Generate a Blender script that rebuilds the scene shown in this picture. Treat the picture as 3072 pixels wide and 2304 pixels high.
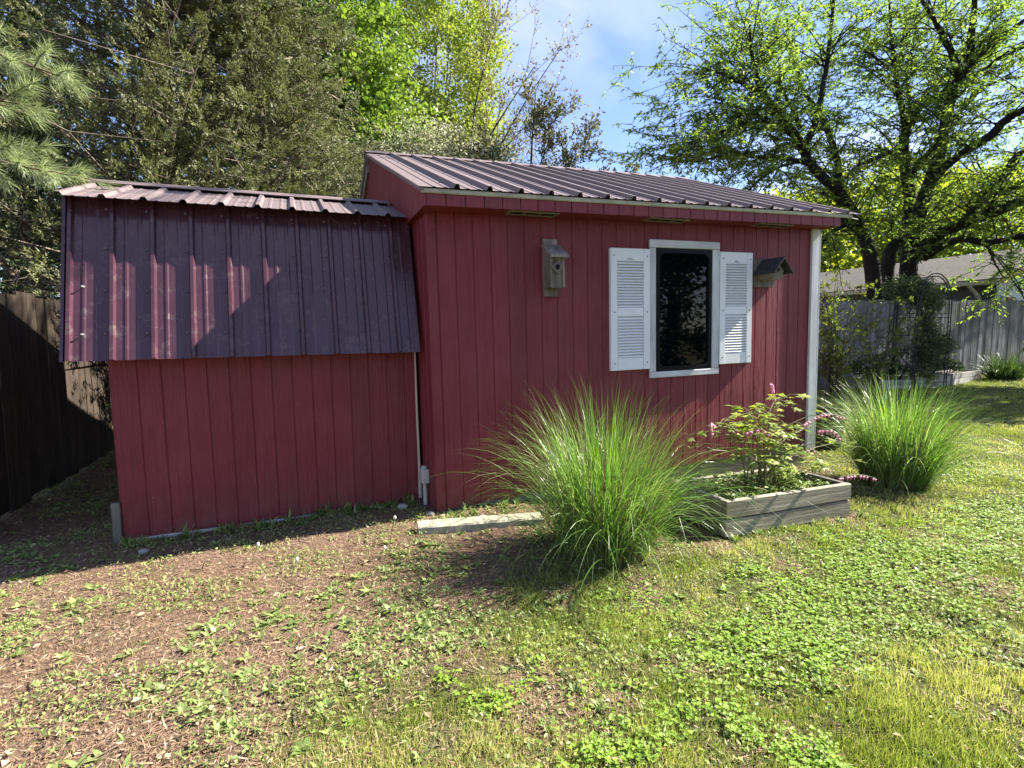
import bpy, bmesh, math, random
import numpy as np
from mathutils import Matrix, Vector

random.seed(7)
RNG = np.random.default_rng(11)
scene = bpy.context.scene
for o in list(bpy.data.objects):
    bpy.data.objects.remove(o, do_unlink=True)
COL = scene.collection

# ------------------------------------------------------------------ camera
cam_data = bpy.data.cameras.new('camera')
cam_data.lens = 18.85
cam_data.sensor_width = 36.0
cam_data.clip_start = 0.02
cam_data.clip_end = 1200.0
cam = bpy.data.objects.new('camera', cam_data)
COL.objects.link(cam)
CAM_H = 1.10
cam.location = (0, 0, CAM_H)
cam.rotation_euler = (math.radians(90 - 5.06), 0, 0)
scene.camera = cam

# ------------------------------------------------------------------ sky and sun
SUN_AZ = math.radians(18.0)      # from +X (right) towards +Y (away from the camera)
SUN_EL = math.radians(40.0)
world = bpy.data.worlds.new('World')
scene.world = world
world.use_nodes = True
wn, wl = world.node_tree.nodes, world.node_tree.links
wn.clear()
w_out = wn.new('ShaderNodeOutputWorld')
w_bg = wn.new('ShaderNodeBackground')
w_bg.inputs['Strength'].default_value = 0.062
sky = wn.new('ShaderNodeTexSky')
sky.sky_type = 'NISHITA'
sky.sun_disc = False
sky.sun_elevation = SUN_EL
sky.sun_rotation = math.pi / 2 - SUN_AZ
sky.air_density = 1.0
sky.dust_density = 0.25
sky.ozone_density = 3.0
w_tc = wn.new('ShaderNodeTexCoord')
w_sep = wn.new('ShaderNodeSeparateXYZ')
wl.new(w_tc.outputs['Generated'], w_sep.inputs[0])
w_zc = wn.new('ShaderNodeMath'); w_zc.operation = 'MAXIMUM'; w_zc.inputs[1].default_value = 0.06
wl.new(w_sep.outputs['Z'], w_zc.inputs[0])
w_dx = wn.new('ShaderNodeMath'); w_dx.operation = 'DIVIDE'
w_dy = wn.new('ShaderNodeMath'); w_dy.operation = 'DIVIDE'
wl.new(w_sep.outputs['X'], w_dx.inputs[0]); wl.new(w_zc.outputs[0], w_dx.inputs[1])
wl.new(w_sep.outputs['Y'], w_dy.inputs[0]); wl.new(w_zc.outputs[0], w_dy.inputs[1])
w_cmb = wn.new('ShaderNodeCombineXYZ')
wl.new(w_dx.outputs[0], w_cmb.inputs[0]); wl.new(w_dy.outputs[0], w_cmb.inputs[1])
w_noise = wn.new('ShaderNodeTexNoise')
w_noise.inputs['Scale'].default_value = 0.75
w_noise.inputs['Detail'].default_value = 5.0
w_noise.inputs['Roughness'].default_value = 0.5
w_noise.inputs['Distortion'].default_value = 0.6
wl.new(w_cmb.outputs[0], w_noise.inputs['Vector'])
w_ramp = wn.new('ShaderNodeValToRGB')
w_ramp.color_ramp.elements[0].position = 0.47
w_ramp.color_ramp.elements[0].color = (0, 0, 0, 1)
w_ramp.color_ramp.elements[1].position = 0.78
w_ramp.color_ramp.elements[1].color = (0.8, 0.8, 0.8, 1)
wl.new(w_noise.outputs['Fac'], w_ramp.inputs[0])
w_mix = wn.new('ShaderNodeMix'); w_mix.data_type = 'RGBA'
wl.new(w_ramp.outputs['Color'], w_mix.inputs['Factor'])
wl.new(sky.outputs[0], w_mix.inputs['A'])
w_mix.inputs['B'].default_value = (6.2, 6.6, 7.4, 1)
w_tint = wn.new('ShaderNodeMix'); w_tint.data_type = 'RGBA'; w_tint.blend_type = 'MULTIPLY'
w_tint.inputs['Factor'].default_value = 1.0
w_tint.inputs['B'].default_value = (0.98, 0.93, 1.05, 1)
wl.new(w_mix.outputs['Result'], w_tint.inputs['A'])
wl.new(w_tint.outputs['Result'], w_bg.inputs['Color'])
wl.new(w_bg.outputs[0], w_out.inputs[0])

sun_dir = Vector((math.cos(SUN_EL) * math.cos(SUN_AZ), math.cos(SUN_EL) * math.sin(SUN_AZ), math.sin(SUN_EL)))
sun_data = bpy.data.lights.new('sun', 'SUN')
sun_data.energy = 5.0
sun_data.angle = math.radians(0.55)
sun_data.color = (1.0, 0.93, 0.82)
sun = bpy.data.objects.new('sun', sun_data)
COL.objects.link(sun)
sun.rotation_euler = (-sun_dir).to_track_quat('-Z', 'Y').to_euler()
sun.location = sun_dir * 40

vs = scene.view_settings
vs.view_transform = 'Standard'
vs.look = 'None'
vs.gamma = 1.0
vs.use_curve_mapping = False
vs.exposure = 2.08
scene.cycles.max_bounces = 6
scene.cycles.diffuse_bounces = 3
scene.cycles.transmission_bounces = 4
scene.cycles.caustics_reflective = False
scene.cycles.caustics_refractive = False
scene.cycles.use_denoising = True

# ------------------------------------------------------------------ helpers
def link(o, parent=None):
    COL.objects.link(o)
    if parent is not None:
        o.parent = parent
    return o

def tag(o, label=None, category=None, group=None, kind=None):
    if label: o['label'] = label
    if category: o['category'] = category
    if group: o['group'] = group
    if kind: o['kind'] = kind
    return o

def empty(name, matrix=None, loc=(0, 0, 0), rz=0.0):
    o = bpy.data.objects.new(name, None)
    o.empty_display_size = 0.2
    COL.objects.link(o)
    if matrix is not None:
        o.matrix_world = matrix
    else:
        o.location = loc
        o.rotation_euler = (0, 0, rz)
    return o

def mesh_np(name, V, F, mat, rnd=None, smooth=False):
    """V (n,3), F (m,k) constant k, or a list of such arrays."""
    me = bpy.data.meshes.new(name)
    V = np.asarray(V, dtype=np.float32)
    Fs = F if isinstance(F, list) else [F]
    Fs = [np.asarray(f, dtype=np.int32) for f in Fs if len(f)]
    me.vertices.add(len(V))
    me.vertices.foreach_set('co', V.ravel())
    nl = sum(f.size for f in Fs)
    npoly = sum(len(f) for f in Fs)
    me.loops.add(nl)
    me.loops.foreach_set('vertex_index', np.concatenate([f.ravel() for f in Fs]))
    tot = np.concatenate([np.full(len(f), f.shape[1], dtype=np.int32) for f in Fs])
    start = np.zeros(npoly, dtype=np.int32)
    start[1:] = np.cumsum(tot)[:-1]
    me.polygons.add(npoly)
    me.polygons.foreach_set('loop_start', start)
    me.polygons.foreach_set('loop_total', tot)
    me.polygons.foreach_set('use_smooth', np.full(npoly, smooth, dtype=bool))
    if rnd is not None:
        at = me.attributes.new('rnd', 'FLOAT', 'FACE')
        at.data.foreach_set('value', np.asarray(rnd, dtype=np.float32))
    me.update(calc_edges=True)
    if mat is not None:
        me.materials.append(mat)
    return me

def obj_np(name, V, F, mat, parent=None, rnd=None, smooth=False):
    return link(bpy.data.objects.new(name, mesh_np(name, V, F, mat, rnd, smooth)), parent)

class MB:
    """collects simple solids, then links them as one mesh object"""
    def __init__(s):
        s.v = []; s.f = []
    def add(s, verts, faces):
        b = len(s.v)
        s.v += [tuple(p) for p in verts]
        s.f += [[i + b for i in f] for f in faces]
        return s
    def box(s, x0, x1, y0, y1, z0, z1):
        v = [(x0, y0, z0), (x1, y0, z0), (x1, y1, z0), (x0, y1, z0), (x0, y0, z1), (x1, y0, z1), (x1, y1, z1), (x0, y1, z1)]
        return s.add(v, [(0, 3, 2, 1), (4, 5, 6, 7), (0, 1, 5, 4), (1, 2, 6, 5), (2, 3, 7, 6), (3, 0, 4, 7)])
    def loft(s, rings, close=True, cap=True):
        b = len(s.v); k = len(rings[0])
        for r in rings: s.v += [tuple(p) for p in r]
        for i in range(len(rings) - 1):
            for j in range(k if close else k - 1):
                j2 = (j + 1) % k
                s.f.append([b + i * k + j, b + i * k + j2, b + (i + 1) * k + j2, b + (i + 1) * k + j])
        if cap:
            s.f.append([b + j for j in reversed(range(k))])
            s.f.append([b + (len(rings) - 1) * k + j for j in range(k)])
        return s
    def tube(s, pts, radii, n=8, cap=True):
        pts = [Vector(p) for p in pts]
        if not hasattr(radii, '__len__'): radii = [radii] * len(pts)
        rings = []
        up = Vector((0.31, 0.17, 0.93))
        for i, p in enumerate(pts):
            d = (pts[min(i + 1, len(pts) - 1)] - pts[max(i - 1, 0)])
            d.normalize()
            a = d.cross(up)
            if a.length < 1e-3: a = d.cross(Vector((1, 0, 0)))
            a.normalize(); c = d.cross(a)
            rings.append([p + (a * math.cos(2 * math.pi * j / n) + c * math.sin(2 * math.pi * j / n)) * radii[i] for j in range(n)])
        return s.loft(rings, True, cap)
    def build(s, name, mat, parent=None, bevel=0.0, smooth=False):
        me = bpy.data.meshes.new(name)
        me.from_pydata(s.v, [], s.f)
        if bevel > 0:
            bm = bmesh.new(); bm.from_mesh(me)
            bmesh.ops.bevel(bm, geom=bm.edges[:], offset=bevel, segments=1, affect='EDGES', clamp_overlap=True)
            bm.to_mesh(me); bm.free()
        me.update()
        if smooth:
            me.polygons.foreach_set('use_smooth', [True] * len(me.polygons))
        me.materials.append(mat)
        return link(bpy.data.objects.new(name, me), parent)

def copy_tree(o, parent=None):
    c = o.copy(); COL.objects.link(c)
    if parent is not None: c.parent = parent
    for ch in list(o.children):
        copy_tree(ch, c)
    return c

def unit(a):
    return a / np.maximum(np.linalg.norm(a, axis=-1, keepdims=True), 1e-9)

def vnoise(x, y, scale, seed=0):
    """smooth value noise in 0..1"""
    x = np.asarray(x) * scale + 37.1 * seed + 400; y = np.asarray(y) * scale + 11.7 * seed + 400
    xi = np.floor(x).astype(int); yi = np.floor(y).astype(int)
    fx = x - xi; fy = y - yi
    fx = fx * fx * (3 - 2 * fx); fy = fy * fy * (3 - 2 * fy)
    def h(a, b):
        n = (a * 374761393 + b * 668265263 + seed * 1442695) & 0x7fffffff
        n = ((n ^ (n >> 13)) * 1274126177) & 0x7fffffff
        return (n ^ (n >> 16)) % 65536 / 65535.0
    return (h(xi, yi) * (1 - fx) + h(xi + 1, yi) * fx) * (1 - fy) + (h(xi, yi + 1) * (1 - fx) + h(xi + 1, yi + 1) * fx) * fy

def sstep(a, b, x):
    t = np.clip((np.asarray(x) - a) / (b - a), 0, 1)
    return t * t * (3 - 2 * t)

def gz(x, y):
    x = np.asarray(x, dtype=float); y = np.asarray(y, dtype=float)
    z = 0.012 + 0.06 * np.clip((x + 0.46) / 1.72, -1.5, 0)
    z = z + 0.027 * np.clip(x - 6.2, 0, 12)
    z = z + (vnoise(x, y, 1.3, 3) - 0.5) * 0.02
    return z

# ------------------------------------------------------------------ materials
def nodes_of(name):
    m = bpy.data.materials.new(name)
    m.use_nodes = True
    nt = m.node_tree
    for n in list(nt.nodes): nt.nodes.remove(n)
    out = nt.nodes.new('ShaderNodeOutputMaterial')
    return m, nt, out

def tex_coord(nt, scale=(1, 1, 1), kind='Object', rot=(0, 0, 0)):
    tc = nt.nodes.new('ShaderNodeTexCoord')
    mp = nt.nodes.new('ShaderNodeMapping')
    mp.inputs['Scale'].default_value = scale
    mp.inputs['Rotation'].default_value = rot
    nt.links.new(tc.outputs[kind], mp.inputs['Vector'])
    return mp.outputs['Vector']

def noise(nt, vec, scale, detail=4, rough=0.55, dist=0.0):
    n = nt.nodes.new('ShaderNodeTexNoise')
    n.inputs['Scale'].default_value = scale
    n.inputs['Detail'].default_value = detail
    n.inputs['Roughness'].default_value = rough
    n.inputs['Distortion'].default_value = dist
    nt.links.new(vec, n.inputs['Vector'])
    return n.outputs['Fac']

def ramp(nt, fac, stops):
    r = nt.nodes.new('ShaderNodeValToRGB')
    els = r.color_ramp.elements
    while len(els) < len(stops): els.new(0.5)
    for el, (p, c) in zip(els, stops):
        el.position = p
        el.color = (c[0], c[1], c[2], 1) if hasattr(c, '__len__') else (c, c, c, 1)
    nt.links.new(fac, r.inputs[0])
    return r.outputs['Color']

def mixc(nt, fac, a, b, blend='MIX'):
    m = nt.nodes.new('ShaderNodeMix'); m.data_type = 'RGBA'; m.blend_type = blend
    for sock, val in (('Factor', fac), ('A', a), ('B', b)):
        if isinstance(val, (int, float)): m.inputs[sock].default_value = val
        elif isinstance(val, (tuple, list)): m.inputs[sock].default_value = (val[0], val[1], val[2], 1)
        else: nt.links.new(val, m.inputs[sock])
    return m.outputs['Result']

def principled(nt, out, color, rough=0.6, spec=0.5, metal=0.0, bump=None, bump_s=0.3, bump_d=0.01):
    b = nt.nodes.new('ShaderNodeBsdfPrincipled')
    for sock, val in (('Base Color', color), ('Roughness', rough), ('Specular IOR Level', spec), ('Metallic', metal)):
        if isinstance(val, (int, float)): b.inputs[sock].default_value = val
        elif isinstance(val, (tuple, list)): b.inputs[sock].default_value = (val[0], val[1], val[2], 1)
        else: nt.links.new(val, b.inputs[sock])
    if bump is not None:
        bp = nt.nodes.new('ShaderNodeBump')
        bp.inputs['Strength'].default_value = bump_s
        bp.inputs['Distance'].default_value = bump_d
        nt.links.new(bump, bp.inputs['Height'])
        nt.links.new(bp.outputs[0], b.inputs['Normal'])
    nt.links.new(b.outputs[0], out.inputs['Surface'])
    return b

def obj_random(nt):
    return nt.nodes.new('ShaderNodeObjectInfo').outputs['Random']

def m_wood(name, dark, light, grain=(40, 40, 2.2), rough=0.85, rnd_amt=0.35, bump=0.4, stain=None):
    m, nt, out = nodes_of(name)
    tc = nt.nodes.new('ShaderNodeTexCoord')
    rn = obj_random(nt)
    add = nt.nodes.new('ShaderNodeVectorMath'); add.operation = 'ADD'
    mul = nt.nodes.new('ShaderNodeMath'); mul.operation = 'MULTIPLY'; mul.inputs[1].default_value = 37.0
    nt.links.new(rn, mul.inputs[0])
    nt.links.new(tc.outputs['Object'], add.inputs[0]); nt.links.new(mul.outputs[0], add.inputs[1])
    mp = nt.nodes.new('ShaderNodeMapping'); mp.inputs['Scale'].default_value = grain
    nt.links.new(add.outputs[0], mp.inputs['Vector'])
    g = noise(nt, mp.outputs[0], 1.0, 6, 0.65, 0.8)
    big = noise(nt, add.outputs[0], 3.0, 3, 0.6)
    c = ramp(nt, g, [(0.28, dark), (0.5, [(a + b) / 2 for a, b in zip(dark, light)]), (0.72, light)])
    c = mixc(nt, ramp(nt, big, [(0.35, 0), (0.7, 0.55)]), c, [x * 0.55 for x in dark] if stain is None else stain)
    hs = nt.nodes.new('ShaderNodeHueSaturation')
    mr = nt.nodes.new('ShaderNodeMapRange')
    mr.inputs['To Min'].default_value = 1 - rnd_amt; mr.inputs['To Max'].default_value = 1 + rnd_amt
    nt.links.new(rn, mr.inputs['Value']); nt.links.new(mr.outputs[0], hs.inputs['Value'])
    nt.links.new(c, hs.inputs['Color'])
    principled(nt, out, hs.outputs[0], rough, 0.25, bump=g, bump_s=bump, bump_d=0.006)
    return m

def m_leaf(name, dark, light, trans=0.4, tcol=None, rough=0.5, mid=None):
    m, nt, out = nodes_of(name)
    at = nt.nodes.new('ShaderNodeAttribute'); at.attribute_name = 'rnd'
    mid = mid or [(a + b) / 2 for a, b in zip(dark, light)]
    c = ramp(nt, at.outputs['Fac'], [(0.0, dark), (0.55, mid), (1.0, light)])
    b = nt.nodes.new('ShaderNodeBsdfPrincipled')
    b.inputs['Roughness'].default_value = rough
    b.inputs['Specular IOR Level'].default_value = 0.3
    nt.links.new(c, b.inputs['Base Color'])
    t = nt.nodes.new('ShaderNodeBsdfTranslucent')
    tc = mixc(nt, 1.0, c, tcol or (1.25, 1.35, 0.6), 'MULTIPLY')
    nt.links.new(tc, t.inputs['Color'])
    mx = nt.nodes.new('ShaderNodeMixShader'); mx.inputs[0].default_value = trans
    nt.links.new(b.outputs[0], mx.inputs[1]); nt.links.new(t.outputs[0], mx.inputs[2])
    nt.links.new(mx.outputs[0], out.inputs['Surface'])
    return m

def m_plain(name, color, rough=0.6, spec=0.4, metal=0.0, var=0.25, vscale=6.0, bump=0.15, bscale=60.0):
    m, nt, out = nodes_of(name)
    v = tex_coord(nt)
    n1 = noise(nt, v, vscale, 5, 0.6)
    n2 = noise(nt, v, bscale, 3, 0.6)
    c = ramp(nt, n1, [(0.3, [x * (1 - var) for x in color]), (0.7, [min(1, x * (1 + var)) for x in color])])
    principled(nt, out, c, rough, spec, metal, bump=n2, bump_s=bump, bump_d=0.004)
    return m

def m_red(name, color):
    m, nt, out = nodes_of(name)
    tc = nt.nodes.new('ShaderNodeTexCoord')
    rn = obj_random(nt)
    mul = nt.nodes.new('ShaderNodeMath'); mul.operation = 'MULTIPLY'; mul.inputs[1].default_value = 53.0
    nt.links.new(rn, mul.inputs[0])
    add = nt.nodes.new('ShaderNodeVectorMath'); add.operation = 'ADD'
    nt.links.new(tc.outputs['Object'], add.inputs[0]); nt.links.new(mul.outputs[0], add.inputs[1])
    mp = nt.nodes.new('ShaderNodeMapping'); mp.inputs['Scale'].default_value = (34, 34, 2.0)
    nt.links.new(add.outputs[0], mp.inputs['Vector'])
    g = noise(nt, mp.outputs[0], 1.0, 5, 0.6, 1.6)
    blot = noise(nt, tc.outputs['Object'], 3.0, 6, 0.68)
    spots = noise(nt, tc.outputs['Object'], 55.0, 2, 0.5)
    c = ramp(nt, g, [(0.3, [x * 0.72 for x in color]), (0.7, [x * 1.18 for x in color])])
    fade = mixc(nt, 0.30, color, (0.30, 0.11, 0.115))
    c = mixc(nt, ramp(nt, blot, [(0.4, 0), (0.75, 0.6)]), c, fade)
    c = mixc(nt, ramp(nt, spots, [(0.745, 0), (0.78, 0.6)]), c, (0.45, 0.33, 0.30))
    # rain-splashed soil low on the wall
    sep = nt.nodes.new('ShaderNodeSeparateXYZ'); nt.links.new(tc.outputs['Object'], sep.inputs[0])
    low = ramp(nt, sep.outputs['Z'], [(0.0, 1.0), (0.24, 0.0)])
    dirt = noise(nt, tc.outputs['Object'], 11.0, 5, 0.7)
    dm = nt.nodes.new('ShaderNodeMath'); dm.operation = 'MULTIPLY'
    nt.links.new(low, dm.inputs[0]); nt.links.new(ramp(nt, dirt, [(0.40, 0), (0.68, 0.6)]), dm.inputs[1])
    c = mixc(nt, dm.outputs[0], c, (0.14, 0.085, 0.06))
    hs = nt.nodes.new('ShaderNodeHueSaturation')
    mr = nt.nodes.new('ShaderNodeMapRange')
    mr.inputs['To Min'].default_value = 0.93; mr.inputs['To Max'].default_value = 1.07
    nt.links.new(rn, mr.inputs['Value']); nt.links.new(mr.outputs[0], hs.inputs['Value']); nt.links.new(c, hs.inputs['Color'])
    principled(nt, out, hs.outputs[0], 0.55, 0.35, bump=g, bump_s=0.9, bump_d=0.008)
    return m

def m_metal_sheet(name, color, dust, amount, stretch=(3, 3, 3)):
    m, nt, out = nodes_of(name)
    v = tex_coord(nt, stretch)
    n1 = noise(nt, v, 2.2, 6, 0.65, 0.4)
    v2 = tex_coord(nt, (1, 1, 1))
    n2 = noise(nt, v2, 40.0, 4, 0.7)
    n3 = noise(nt, v2, 7.0, 3, 0.6)
    sm = nt.nodes.new('ShaderNodeMath'); sm.operation = 'ADD'
    nt.links.new(n1, sm.inputs[0])
    ml = nt.nodes.new('ShaderNodeMath'); ml.operation = 'MULTIPLY'; ml.inputs[1].default_value = 0.45
    nt.links.new(n2, ml.inputs[0]); nt.links.new(ml.outputs[0], sm.inputs[1])
    f = ramp(nt, sm.outputs[0], [(max(0.0, 0.95 - amount), 0.0), (min(1.0, 1.25 - amount), 0.85)])
    base = ramp(nt, n3, [(0.35, [x * 0.85 for x in color]), (0.7, [x * 1.15 for x in color])])
    c = mixc(nt, f, base, dust)
    r = ramp(nt, f, [(0.0, 0.22), (1.0, 0.60)])
    principled(nt, out, c, r, 0.5, bump=n2, bump_s=0.08, bump_d=0.002)
    return m

MAT = {}
MAT['red'] = m_red('red_siding_paint', (0.174, 0.0210, 0.0295))
MAT['red_dark'] = m_plain('red_groove_paint', (0.16, 0.022, 0.03), 0.7, 0.2)
MAT['front_metal'] = m_metal_sheet('burgundy_metal_front', (0.064, 0.025, 0.036), (0.11, 0.076, 0.074), 0.18, (6, 6, 6))
MAT['roof_metal'] = m_metal_sheet('burgundy_metal_roof', (0.066, 0.034, 0.044), (0.175, 0.135, 0.135), 0.70, (3, 3, 3))
MAT['vent'] = m_plain('dull_aluminium_vent', (0.22, 0.20, 0.16), 0.6, 0.3, var=0.3, vscale=20)
MAT['drip'] = m_plain('cream_drip_edge', (0.38, 0.365, 0.265), 0.55, 0.4, var=0.3, vscale=9)
MAT['screw'] = m_plain('zinc_screw', (0.10, 0.08, 0.08), 0.4, 0.5, 0.6)
MAT['white'] = m_wood('weathered_white_paint', (0.42, 0.43, 0.43), (0.74, 0.76, 0.76), (30, 30, 2.0), 0.6, 0.06, 0.25, stain=(0.33, 0.33, 0.32))
MAT['white_h'] = m_wood('weathered_white_paint_horizontal', (0.42, 0.43, 0.43), (0.74, 0.76, 0.76), (2.0, 30, 30), 0.6, 0.06, 0.25, stain=(0.33, 0.33, 0.32))
MAT['vinyl'] = m_plain('white_vinyl', (0.72, 0.74, 0.73), 0.45, 0.4, var=0.05, vscale=3, bump=0.05)
MAT['rubber_and_void'] = m_plain('black_rubber_and_voids', (0.008, 0.008, 0.009), 0.45, 0.15)  # window rubber, also the black standing in for unlit interior and holes
MAT['nestbox'] = m_wood('brown_grey_nest_box_wood', (0.065, 0.053, 0.044), (0.36, 0.31, 0.255), (38, 38, 2.2), 0.85, 0.25, 0.6)
MAT['gwood'] = m_wood('grey_weathered_wood', (0.085, 0.075, 0.062), (0.30, 0.275, 0.235), (34, 34, 2.5), 0.85, 0.2)
MAT['gwood_h'] = m_wood('grey_weathered_wood_horizontal', (0.085, 0.075, 0.055), (0.40, 0.36, 0.28), (1.6, 30, 30), 0.85, 0.15, 0.9, stain=(0.14, 0.125, 0.08))
MAT['dark_shingle'] = m_plain('dark_shingle', (0.035, 0.033, 0.036), 0.9, 0.2, var=0.5, vscale=30)
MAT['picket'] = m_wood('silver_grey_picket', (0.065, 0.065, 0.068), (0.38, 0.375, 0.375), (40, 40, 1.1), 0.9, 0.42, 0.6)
MAT['picket_left_shaded'] = m_wood('shade_darkened_picket', (0.022, 0.016, 0.012), (0.085, 0.064, 0.046), (34, 34, 1.6), 0.9, 0.25, 0.5)  # brown wood darkened so its colour carries the shade on this fence
MAT['whitewash_h'] = m_wood('whitewashed_board', (0.22, 0.205, 0.18), (0.50, 0.48, 0.43), (2.5, 30, 30), 0.85, 0.12, 0.3)
MAT['concrete'] = m_plain('mossy_concrete', (0.30, 0.285, 0.21), 0.95, 0.15, var=0.35, vscale=18, bump=0.5, bscale=140)
MAT['concrete_w'] = m_plain('pale_concrete', (0.40, 0.39, 0.36), 0.95, 0.15, var=0.3, vscale=14, bump=0.4, bscale=90)
MAT['pvc'] = m_plain('grey_plastic', (0.42, 0.42, 0.38), 0.5, 0.4, var=0.15)
MAT['iron'] = m_plain('black_iron', (0.010, 0.010, 0.011), 0.5, 0.4)
MAT['barrel'] = m_wood('dark_barrel_wood', (0.018, 0.016, 0.015), (0.065, 0.058, 0.052), (25, 25, 2), 0.6, 0.3)
MAT['soil'] = m_plain('dark_soil', (0.055, 0.038, 0.028), 0.95, 0.1, var=0.5, vscale=25, bump=0.8, bscale=80)
MAT['bark'] = m_wood('dark_bark', (0.010, 0.009, 0.009), (0.050, 0.044, 0.040), (16, 16, 3.0), 0.95, 0.1, 0.9)
MAT['bark_cedar'] = m_wood('cedar_bark', (0.08, 0.062, 0.050), (0.33, 0.27, 0.22), (30, 30, 2.5), 0.95, 0.1, 0.7)
MAT['twig'] = m_plain('grey_twig', (0.11, 0.085, 0.065), 0.9, 0.15)
MAT['shingle'] = m_plain('grey_roof_shingle', (0.105, 0.098, 0.092), 0.95, 0.1, var=0.25, vscale=9, bump=0.5, bscale=40)
MAT['house_dark'] = m_plain('slate_grey_siding', (0.085, 0.095, 0.10), 0.7, 0.3, var=0.1)
MAT['house_white'] = m_plain('pale_blue_white_siding', (0.52, 0.56, 0.60), 0.65, 0.3, var=0.06)
MAT['house_trim'] = m_plain('barn_red_trim', (0.26, 0.07, 0.06), 0.6, 0.3)
MAT['gutter'] = m_plain('cream_gutter', (0.55, 0.52, 0.42), 0.5, 0.4, var=0.1)
MAT['brick'] = m_plain('chimney_brick', (0.26, 0.11, 0.08), 0.9, 0.15, var=0.4, vscale=20)

def m_glass():
    m, nt, out = nodes_of('dark_tinted_glass')
    v = tex_coord(nt)
    n1 = noise(nt, v, 2.0, 2, 0.5)
    principled(nt, out, (0.002, 0.002, 0.003), 0.015, 0.32, bump=n1, bump_s=0.05, bump_d=0.02)
    return m
MAT['glass'] = m_glass()

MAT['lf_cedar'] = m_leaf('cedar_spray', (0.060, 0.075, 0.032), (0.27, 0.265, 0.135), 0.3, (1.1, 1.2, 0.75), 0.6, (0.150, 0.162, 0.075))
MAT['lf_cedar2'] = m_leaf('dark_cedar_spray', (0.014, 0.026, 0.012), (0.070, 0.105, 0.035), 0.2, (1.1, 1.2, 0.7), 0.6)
MAT['lf_pine'] = m_leaf('pine_needle', (0.15, 0.20, 0.10), (0.46, 0.51, 0.29), 0.35, (1.1, 1.2, 0.8), 0.45)
MAT['lf_maple'] = m_leaf('maple_leaf', (0.065, 0.135, 0.024), (0.28, 0.37, 0.08), 0.40, (1.15, 1.2, 0.55), 0.45)
MAT['lf_yellow'] = m_leaf('yellow_green_leaf', (0.14, 0.205, 0.035), (0.42, 0.47, 0.13), 0.42, (1.15, 1.2, 0.55), 0.5)
MAT['lf_sparse'] = m_leaf('sparse_bud_leaf', (0.14, 0.13, 0.07), (0.34, 0.31, 0.16), 0.35, (1.2, 1.15, 0.7), 0.5)
MAT['lf_blossom'] = m_leaf('blossom', (0.11, 0.14, 0.06), (0.78, 0.74, 0.66), 0.3, (1.1, 1.1, 0.9), 0.55, (0.26, 0.28, 0.16))
MAT['lf_sapling'] = m_leaf('sapling_leaf', (0.08, 0.10, 0.045), (0.36, 0.36, 0.23), 0.35, (1.1, 1.1, 0.8), 0.5)
MAT['lf_locust'] = m_leaf('locust_leaf', (0.075, 0.140, 0.034), (0.28, 0.36, 0.10), 0.66, (1.25, 1.35, 0.6), 0.45)
MAT['lf_far'] = m_leaf('far_bright_leaf', (0.12, 0.17, 0.02), (0.38, 0.43, 0.07), 0.55, (1.3, 1.3, 0.5), 0.5)
MAT['lf_shrub'] = m_leaf('shrub_leaf', (0.085, 0.125, 0.025), (0.27, 0.31, 0.07), 0.45, (1.2, 1.25, 0.55), 0.45)
MAT['lf_vine'] = m_leaf('vine_leaf', (0.050, 0.085, 0.035), (0.20, 0.26, 0.12), 0.4, (1.15, 1.2, 0.7), 0.45)
MAT['lf_dark'] = m_leaf('dark_garden_leaf', (0.018, 0.040, 0.014), (0.070, 0.120, 0.035), 0.35, (1.2, 1.25, 0.6), 0.4)
MAT['lf_heart'] = m_leaf('bleeding_heart_leaf', (0.12, 0.19, 0.035), (0.42, 0.48, 0.12), 0.45, (1.2, 1.25, 0.5), 0.45)
MAT['pink'] = m_leaf('pink_flower', (0.50, 0.09, 0.22), (0.78, 0.33, 0.47), 0.35, (1.1, 0.9, 1.0), 0.4)
MAT['orn'] = m_leaf('ornamental_grass_blade', (0.060, 0.130, 0.022), (0.46, 0.54, 0.27), 0.40, (1.15, 1.3, 0.55), 0.30, (0.125, 0.235, 0.045))
MAT['straw'] = m_leaf('dry_stalk', (0.10, 0.075, 0.035), (0.34, 0.28, 0.16), 0.2, (1, 1, 0.9), 0.6)
MAT['lawn'] = m_leaf('lawn_blade', (0.105, 0.160, 0.024), (0.60, 0.57, 0.26), 0.36, (1.12, 1.15, 0.6), 0.5, (0.255, 0.315, 0.065))
MAT['clover'] = m_leaf('clover_leaf', (0.11, 0.21, 0.022), (0.34, 0.48, 0.075), 0.42, (1.2, 1.3, 0.5), 0.45)
MAT['weed'] = m_leaf('broad_weed_leaf', (0.085, 0.145, 0.035), (0.34, 0.41, 0.14), 0.35, (1.15, 1.2, 0.6), 0.45)
MAT['litter'] = m_leaf('needle_litter', (0.10, 0.060, 0.038), (0.60, 0.46, 0.31), 0.1, (1, 1, 1), 0.8, (0.26, 0.165, 0.098))
MAT['stem'] = m_plain('green_stem', (0.16, 0.15, 0.06), 0.6, 0.3)
MAT['pink_flower'] = m_plain('pink_heart', (0.72, 0.24, 0.38), 0.45, 0.3, var=0.3, vscale=40)
MAT['pebble'] = m_plain('grey_pebble', (0.30, 0.28, 0.25), 0.9, 0.2, var=0.3, vscale=30)
MAT['puff'] = m_plain('dandelion_puff', (0.62, 0.60, 0.54), 0.9, 0.1)
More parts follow.
